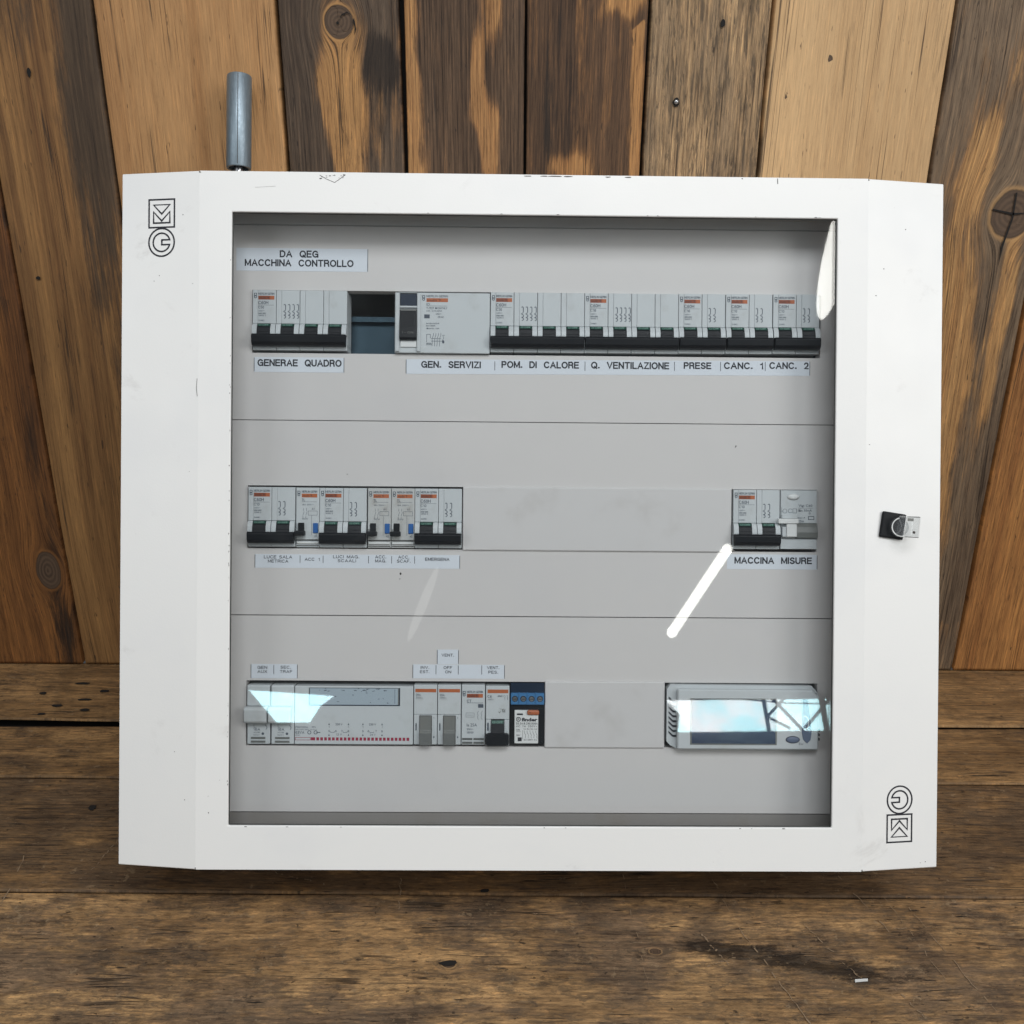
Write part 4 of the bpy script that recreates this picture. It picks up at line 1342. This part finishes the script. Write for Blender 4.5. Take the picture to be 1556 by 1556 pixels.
t.line([(.8, 27.8), (.8, 33.0)], .3, 'print', z=z)
t.line([(3.2 + 1.6 * math.cos(a), 30.2 + 1.6 * math.sin(a)) for a in np.linspace(0, 6.283, 13)[:-1]], .3, 'print', True, z)
t.line([(7.4 + 1.6 * math.cos(a), 30.4 + 1.6 * math.sin(a)) for a in np.linspace(.6, 5.7, 9)], .3, 'print', z=z)
t.line([(9.4, 28.8), (12.2, 28.8), (12.2, 32.0), (9.4, 32.0)], .3, 'print', True, z)
t.build('printing', o)


# fuse holders of the bottom row
def fuse(lx, label):
    o = thing('fuse_holder', label, 'fuse holder', spot(lx, R3, PZ), 'fuse holders at the start of the bottom row')
    b = MB()
    b.box(.3, 17.6, .4, 45.6, -20, 2.2, 'body', .5, 2)
    b.box(.3, 17.6, 29.8, 45.4, 2.2, 3.8, 'body', .7, 2)
    b.build('body', o)
    b = MB()
    b.prism([(17.4, 2), (29.6, 2), (29.6, 8), (28, 9.4), (19, 9.4), (17.4, 8)], -.9, 16.3, 'body', bev=.5)
    b.build('drawer_handle', o)
    b = MB()
    for y in (1.6, 4.4):
        b.box(3.2, 14.2, y, y + 1.5, 2.2, 2.6, 'mgrey')
    b.build('vent_slot', o)
    t = MB()
    z = 2.3
    t.disc(12.2, 8.4, z, 1.0, 1.0, 'print', n=14)
    for s__, x0, y0, x1, y1 in (('16A', 5.0, 10.6, 10.2, 12.8), ('AC22B', 5.0, 8.8, 9.8, 9.8), ('500V', 5.0, 6.9, 9.8, 7.9)):
        t.text(s__, x0, y0, x1, y1, z, 'print', .01)
    t.line([(5.4, 15.8), (5.4, 13.4), (7.0, 12.9)], .3, 'print', z=z)
    t.line([(14.0, 15.4), (15.4, 13.2), (14.6, 11.4)], .4, 'print', z=z)
    t.build('printing', o)


fuse(-216.2, 'grey fuse holder below the GEN AUX caption')
fuse(-197.8, 'grey fuse holder below the SEC. TRAF caption')

# transformer
o = thing('bell_transformer', 'wide pale grey transformer with row of red squares in the bottom row', 'transformer', spot(-179.6, R3 + .6, PZ))
b = MB()
b.box(0, 90.2, 0, 44.6, -20, 3.0, 'body', .5, 2)
b.build('body', o)
b = MB()
b.poly([(10.6, 29.6, 3.1), (80.2, 29.6, 3.1), (80.2, 43.4, 3.1), (10.6, 43.4, 3.1)], 'mgrey')
b.poly([(11.2, 30.4, 3.2), (78.6, 30.4, 3.2), (78.6, 43.0, 3.2), (11.2, 43.0, 3.2)], 'insert')
b.line([(11.0, 30.0), (79.8, 30.0), (79.8, 43.2)], .7, 'navy', z=3.26)
b.line([(11.2, 43.1), (79.0, 43.1)], .3, 'print', z=3.26)
b.line([(11.3, 30.6), (11.3, 42.8)], .4, 'print', z=3.26)
b.line([(76.2, 31.4), (76.2, 42.4)], .25, 'print', z=3.26)
for _ in range(26):
    x, y = rc.uniform(18, 78), rc.choice([rc.uniform(40.5, 43), rc.uniform(40.5, 43), rc.uniform(31, 42)])
    b.line([(x, y), (x + rc.uniform(.4, 2.2), y + rc.uniform(-.5, .5))], rc.uniform(.3, .8), 'print', z=3.28)
b.build('label_window', o)
t = MB()
z = 3.1
t.line([(.6, 3.3), (12, 3.3), (12, 5.2), (.6, 5.2)], .35, 'red', True, z)
t.poly([(12.4, 3.0, z), (15.6, 3.0, z), (15.6, 5.4, z), (12.4, 5.4, z)], 'red')
for i in range(24):
    x = 16.6 + i * 2.99
    t.poly([(x, 3.0, z), (x + 2.0, 3.0, z), (x + 2.0, 5.4, z), (x, 5.4, z)], 'red')
for s__, x0, y0, x1, y1 in (('F96/12024', .6, 12.4, 10, 13.8), ('50Hz', 13, 12.8, 16.2, 13.8), ('PRI 230V SEC 12-24V', .6, 10.8, 17, 11.7), ('63VA', .6, 8.0, 7.4, 10.2), ('IP20', .6, 6.4, 3.8, 7.4),
                            ('230 V', 31, 14.6, 36.4, 16.2), ('230 V', 56.6, 14.6, 62, 16.2), ('12 V', 31.6, 6.8, 36, 8.4), ('24 V', 57.4, 6.8, 61.6, 8.4),
                            ('5', 25.6, 9.4, 26.8, 11), ('6', 30.8, 9.4, 32, 11), ('7', 35.4, 9.4, 36.6, 11), ('8', 40.4, 9.4, 41.6, 11),
                            ('5', 51.4, 9.4, 52.6, 11), ('6', 55.6, 9.4, 56.8, 11), ('7', 61.4, 9.4, 62.6, 11), ('8', 66, 9.4, 67.2, 11)):
    t.text(s__, x0, y0, x1, y1, z, 'print', .02)
for x in (26.2, 41, 52, 66.6):
    for y in (15.6, 7.4):
        t.poly([(x - .6, y - .8, z), (x + .6, y - .8, z), (x, y + .9, z)], 'print')
    t.text('1', x - .3, 12.6, x + .4, 14.0, z, 'print', .02)
for x in (27.2, 36.9, 57.2):
    t.line([(x, 10.0), (x + .2, 9.2), (x + 3.0, 9.2), (x + 3.2, 10.0)], .3, 'print', z=z)
for x in (11.2, 16.0):
    t.line([(x + 1.3 * math.cos(a), 9.1 + 1.3 * math.sin(a)) for a in np.linspace(0, 6.283, 11)[:-1]], .5, 'print', True, z)
t.line([(16.6, 9.1), (19.6, 9.1)], .6, 'print', z=z + .03)
t.build('printing', o)


# two rocker switches
def rocker(lx, label):
    o = thing('rocker_switch', label, 'switch', spot(lx, R3 + .4, PZ), 'narrow switches with a grey rocker')
    b = MB()
    b.box(.2, 17.9, 23.4, 46, -20, 2.6, 'body', .3)
    b.box(.2, 17.9, .2, 23.2, -20, 2.2, 'body', .3)
    b.build('body', o)
    b = MB()
    b.poly([(1.2, 40.4, 2.7), (17.2, 40.4, 2.7), (17.2, 43.0, 2.7), (1.2, 43.0, 2.7)], 'orange')
    b.build('colour_stripe', o)
    b = MB()
    b.box(4.4, 14.0, .6, 22.6, 2.1, 2.5, 'chip')
    b.prism([(.9, 2.2), (.9, 7.4), (10.0, 6.0), (11.6, 4.6), (22.2, 3.0), (22.2, 2.2)], 4.8, 13.6, 'mgrey', bev=.2)
    b.prism([(1.0, 7.42), (1.0, 7.6), (9.8, 6.3), (9.8, 6.05)], 5.0, 13.4, 'dgrey')
    b.build('rocker', o)
    t = MB()
    z = 2.72
    for s__, x0, y0, x1, y1 in (('20A', 1.6, 37.6, 5.4, 39.2), ('250V~', 1.6, 36.0, 6.8, 37.0)):
        t.text(s__, x0, y0, x1, y1, z, 'print', .008)
    t.line([(1.4, 35.4), (7.2, 35.4)], .2, 'print', z=z)
    t.text('I', 15.4, 20.0, 15.8, 21.6, 2.3, 'print', .02)
    t.text('15000', 1.4, 11.0, 2.4, 16.6, 2.3, 'print', .0)
    t.disc(15.6, 6.0, 2.3, .5, .8, 'print', n=8)
    t.build('printing', o)


rocker(-89.0, 'grey rocker switch with orange stripe beside the transformer')
rocker(-70.8, 'grey rocker switch with orange stripe beside the contactor')

# contactor
o = thing('contactor', 'narrow grey contactor with dark bars at its foot beside the single-pole breaker', 'contactor', spot(-52.5, R3 + .6, PZ))
b = MB()
b.box(.2, 18.0, .2, 46, -20, 2.8, 'body', .4)
b.build('body', o)
b = MB()
for xa, xb in ((.8, 8.6), (9.4, 17.4)):
    for y in (1.0, 3.8):
        b.box(xa, xb, y, y + 1.6, 2.8, 3.1, 'dgrey')
b.build('vent_bar', o)
t = MB()
z = 2.9
head(t, o, 4.2, 43.6, z, [('CT', 0, -11.0, 3.4, 2.2), ('Ia 25A', 0, -29.4, 7.8, 2.4), ('250V~', 0, -32.2, 5.0, 1.4), ('15959', 0, -34.8, 5.2, 1.6)], wd=12.2)
t.line([(4.2, 32.3), (16.6, 32.3)], .3, 'print', z=z)
t.poly([(12.8, 28.6, z), (16.8, 28.6, z), (16.8, 31.4, z), (12.8, 31.4, z)], 'print')
t.line([(3.6, 21.4), (9.8, 21.4), (9.8, 24.6), (3.6, 24.6)], .22, 'print', True, z)
t.line([(4.6, 22.9), (8.8, 22.9)], .22, 'print', z=z)
for x in (12.4, 15.2):
    t.line([(x + .8, 26), (x, 25), (x, 23.6), (x + .6, 22.9), (x, 22.2), (x, 20.6), (x + .8, 19.6)], .22, 'print', z=z)
t.build('printing', o)

# small single-pole breaker
o = thing('miniature_breaker', 'narrow single-pole breaker with black T-shaped toggle below the VENT. PES. caption', 'circuit breaker', spot(-34.0, R3 - .2, PZ))
b = MB()
b.box(.2, 18.2, 20.6, 46, -20, 2.6, 'body', .3)
b.box(.2, 18.2, .2, 20.4, -20, 1.0, 'body', .3)
b.box(.3, 4.2, 9.6, 20.4, 0.8, 3.4, 'body', .3)
b.box(14.4, 18.1, 9.6, 20.4, 0.8, 3.4, 'body', .3)
b.box(1.2, 17.2, .3, 2.2, .8, 2.4, 'body', .3)
b.build('body', o)
b = MB()
b.poly([(1.4, 40.6, 2.7), (17.4, 40.6, 2.7), (17.4, 43.4, 2.7), (1.4, 43.4, 2.7)], 'orange')
b.build('colour_stripe', o)
b = MB()
b.prism([(20.2, 1), (20.2, 3.6), (10.6, 6.4), (10.6, 1)], 4.4, 14.2, 'black')
b.prism([(.4, 2.4), (2.0, 1.6), (16.4, 1.6), (18.0, 2.4), (18.0, 9.0), (16.6, 10.4), (1.8, 10.4), (.4, 9.0)], 3, 8.6, 'black', 'z', .5)
tg = b.build('toggle', o)
f = MB()
f.poly([(4.6, 17.6, 4.5), (14.0, 17.6, 4.5), (14.0, 20.0, 3.8), (4.6, 20.0, 3.8)], 'green')
f.text('O·OFF', 5.4, 17.9, 13.2, 19.6, 4.6, 'green_t', .01)
f.build('off_flag', tg)
t = MB()
z = 2.7
for s__, x0, y0, x1, y1 in (('C6', 1.4, 37.0, 4.6, 39.0), ('250V~', 1.4, 35.2, 6.4, 36.2), ('6000 3', 9.2, 37.6, 13.6, 39.0), ('17517', 1.2, 12.0, 2.6, 18.0)):
    t.text(s__, x0, y0, x1, y1, z if y0 > 20 else 3.5, 'print', .008)
for x in (14.8, 16.8):
    t.line([(x - .6, 39), (x, 38.6), (x, 37.4), (x - .4, 37), (x, 36.6), (x, 35.6)], .25, 'print', z=z)
for i in range(12):
    x = rc.uniform(8, 14)
    t.line([(x, rc.uniform(25, 29)), (x + rc.uniform(.5, 1.5), rc.uniform(25, 29))], .3, 'mgrey', z=z + i * .002)
t.build('printing', o)

# plug-in relay
o = thing('plug_in_relay', 'black plug-in relay with blue terminals and white data label beside the short blanking cover', 'relay', spot(-15.4, R3 + .4, PZ))
b = MB()
b.box(.3, 26.4, 34.8, 47.6, -20, .6, 'navy', .4)
b.box(.3, 26.4, .6, 31.0, -20, 1.2, 'black', .5)
b.build('base', o)
b = MB()
b.box(.6, 26.2, 31.4, 40.2, 0, 4.0, 'blue_t', .5)
for x in (7.0, 13.4, 19.8):
    b.box(x - .3, x + .3, 31.6, 41.2, 3.8, 4.8, 'blue_t', .1)
tbk = b.build('terminal_block', o)
for i in range(4):
    s2 = MB()
    cx = 3.8 + i * 6.4
    s2.disc(cx, 36.0, 4.06, 2.3, 2.3, 'ink')
    s2.disc(cx, 35.9, 4.1, 1.7, 1.7, 'screw', .3, 16)
    s2.box(cx - 1.3, cx + 1.3, 35.6, 36.2, 4.4, 4.5, 'ink')
    s2.build('terminal_screw', tbk)
b = MB()
b.box(3.6, 21.8, 1.8, 27.2, 1.2, 4.2, 'wplast', .5, 2)
b.build('data_label', o)
b = MB()
b.box(13.2, 22.4, 24.0, 27.8, 4.2, 6.2, 'orange', 1.2, 2)
b.build('lever', o)
t = MB()
z = 4.3
for s__, x0, y0, x1, y1, bo in (('finder', 9.0, 18.8, 21.2, 21.6, .045), ('55.34.8.230.0054', 4.8, 16.4, 21.2, 18.0, .02), ('AC  7A  250V~', 4.8, 14.4, 20.8, 15.8, .02), ('COIL', 5.0, 11.8, 8, 13, .01),
                                 ('230V', 5.0, 7.6, 8, 8.8, .01), ('14 24 34 44', 10.4, 12.4, 21, 13.6, .01), ('5A 250V AC', 10.8, 4.2, 21, 5.4, .01)):
    t.text(s__, x0, y0, x1, y1, z, 'ink', bo)
t.line([(6.6 + 1.6 * math.cos(a), 20.4 + 1.6 * math.sin(a)) for a in np.linspace(0, 6.283, 13)[:-1]], .5, 'ink', True, z)
t.text('R', 5.9, 19.5, 7.3, 21.3, z, 'ink', .04)
t.poly([(5.4, 23.6, z), (10.0, 23.6, z), (10.0, 24.9, z), (5.4, 24.9, z)], 'ink')
t.poly([(6.2, 3.6, z), (9.2, 3.6, z), (9.2, 6.6, z), (6.2, 6.6, z)], 'ink')
for i in range(5):
    x = 11.0 + i * 2.2
    t.line([(x, 11.8), (x + .3, 10.0), (x + 1.2, 8.4), (x + .9, 6.6), (x + 1.3, 6.0)], .22, 'ink', z=z)
t.line([(9.8, 12), (9.8, 5)], .2, 'ink', z=z)
t.line([(5.0, 11.0), (8.4, 11.0)], .2, 'ink', z=z)
t.text('+', 14.6, 25.2, 16.2, 26.8, 6.3, 'ink', .03)
t.build('printing', o)

# digital thermostat
o = thing('digital_timer', 'wide grey digital module with dark screen at the right end of the bottom row', 'timer', spot(103.7, R3 - 1.6, PZ))
b = MB()
b.prism([(10.4, 0), (117.4, 0), (117.4, 43.4), (112.6, 49.0), (4.0, 49.6), (1.2, 46), (1.2, 6), (4.0, 3)], -20, 4.0, 'body', 'z')
b.prism([(8.6, 1.2), (116.4, 1.2), (116.4, 41.6), (111.6, 46.6), (8.6, 46.8)], 3.9, 9.4, 'body', 'z', .9)
b.poly([(115.2, 42.6, 4.1), (116.2, 42.6, 4.1), (116.2, 43.6, 4.1), (115.2, 43.6, 4.1)], 'chip')
b.build('body', o)
b = MB()
for i in range(8):
    y = 10.6 + i * 3.75
    b.prism([(2.6, y + 3.6), (5.8, y + .5), (8.8, y + .5), (8.8, y - 1.0), (5.8, y - 1.0), (2.6, y + 2.2)], 4.0, 4.5, 'ink', 'z')
b.build('vent_slot', o)
b = MB()
for i in range(3):
    b.box(115.4, 117.6, 8.2 + i * 3.4, 9.8 + i * 3.4, 4.0, 8.4, 'ink')
b.build('vent_slot', o)
b = MB()
b.box(18.2, 84.4, 4.8, 40.2, 9.2, 9.7, 'mgrey', .2)
b.poly([(19.4, 5.8, 9.76), (83.2, 5.8, 9.76), (83.2, 39.2, 9.76), (19.4, 39.2, 9.76)], 'screen')
b.build('screen', o)
b = MB()
b.disc(96.6, 9.0, 9.4, 5.4, 2.8, 'ink', .25)
b.disc(96.6, 9.0, 9.6, 5.0, 2.4, 'button', .6, 28, .6)
b.build('button', o)
b = MB()
b.prism([(103.4, 14.5), (104.6, 9.0), (107.6, 6.2), (110.2, 9.0), (111.0, 15.6), (107.6, 40), (104.2, 40)], 9.3, 10.0, 'button', 'z', .25)
b.build('button', o)
t = MB()
t.text('Esc', 101.4, 5.0, 104.8, 6.8, 9.5, 'print', .0)
t.line([(105.6 + 2.9 * math.cos(a), 22.0 + 5.2 * math.sin(a)) for a in np.linspace(1.9, -1.9, 12)], .7, 'wplast', z=10.1)
t.build('printing', o)

# ------------------------------------------------------------------ scrap on the floor, and what the pane mirrors
s3 = MB()
s3.prism([(-5.4, -1.4), (4.4, -.9), (5.2, 1.2), (-4.6, 1.0)], 0, .5, 'wplast', 'z')
sp = s3.build('paper_scrap')
sp.location = (0.2605, 0.5685, 0.0008)
sp.rotation_euler = (0, 0, .06)
sp['label'] = 'tiny white scrap lying on the floorboards in front of the cabinet'
sp['category'] = 'scrap'

def far_sheet(name, pts, mat):
    me = bpy.data.meshes.new(name)
    me.from_pydata(pts, [], [list(range(len(pts)))])
    me.materials.append(M[mat])
    o = bpy.data.objects.new(name, me)
    C.objects.link(o)
    o['kind'] = 'structure'
    return o

S0, S1 = Vector((1.499, -7.076, 1.758)), Vector((2.959, -6.728, 1.702))
S2, S3 = Vector((2.946, -6.783, 1.460)), Vector((1.583, -7.115, 1.499))
far_sheet('sky', [S0 + Vector((0, -.02, 0)), S0.lerp(S1, 1.4), S3.lerp(S2, 1.4), S3, S0.lerp(S3, .45) + (S1 - S0) * .045], 'sky')
far_sheet('sky', [(-1.943, -6.992, 1.814), (-1.267, -7.112, 1.792), (-1.375, -7.116, 1.705), (-1.451, -7.132, 1.577), (-1.716, -7.089, 1.569), (-1.792, -7.059, 1.649)], 'sky')
# lattice girder crossing the gap under the eaves
M['steel'] = plain('dark_girder_steel', (0.06, 0.07, 0.08), 0.6)
gb = bmesh.new()


def bar(u0, v0, u1, v1, wd):
    def P(u, v):
        return (S0.lerp(S1, u)).lerp(S3.lerp(S2, u), v) + Vector((0, .12, 0))
    a, b_ = P(u0, v0), P(u1, v1)
    dr = (b_ - a).normalized()
    q = dr.to_track_quat('Z', 'Y').to_matrix().to_4x4()
    bmesh.ops.create_cube(gb, size=1, matrix=Matrix.Translation((a + b_) / 2) @ q @ Matrix.Diagonal((wd, wd, (b_ - a).length, 1)))


for q in ((.50, -.1, .50, 1.1, .026), (.52, -.15, .70, 1.15, .022), (.70, 1.0, .88, -.15, .024), (.50, .65, .64, -.1, .020), (.50, .62, .62, 1.0, .018), (.80, -.1, .82, 1.1, .040),
          (1.0, .35, .86, 1.1, .024), (.25, .0, .62, .22, .010), (.62, .22, 1.0, .27, .010)):
    bar(*q)
me = bpy.data.meshes.new('roof_girder')
gb.to_mesh(me)
gb.free()
me.materials.append(M['steel'])
go = bpy.data.objects.new('roof_girder', me)
C.objects.link(go)
go['kind'] = 'structure'
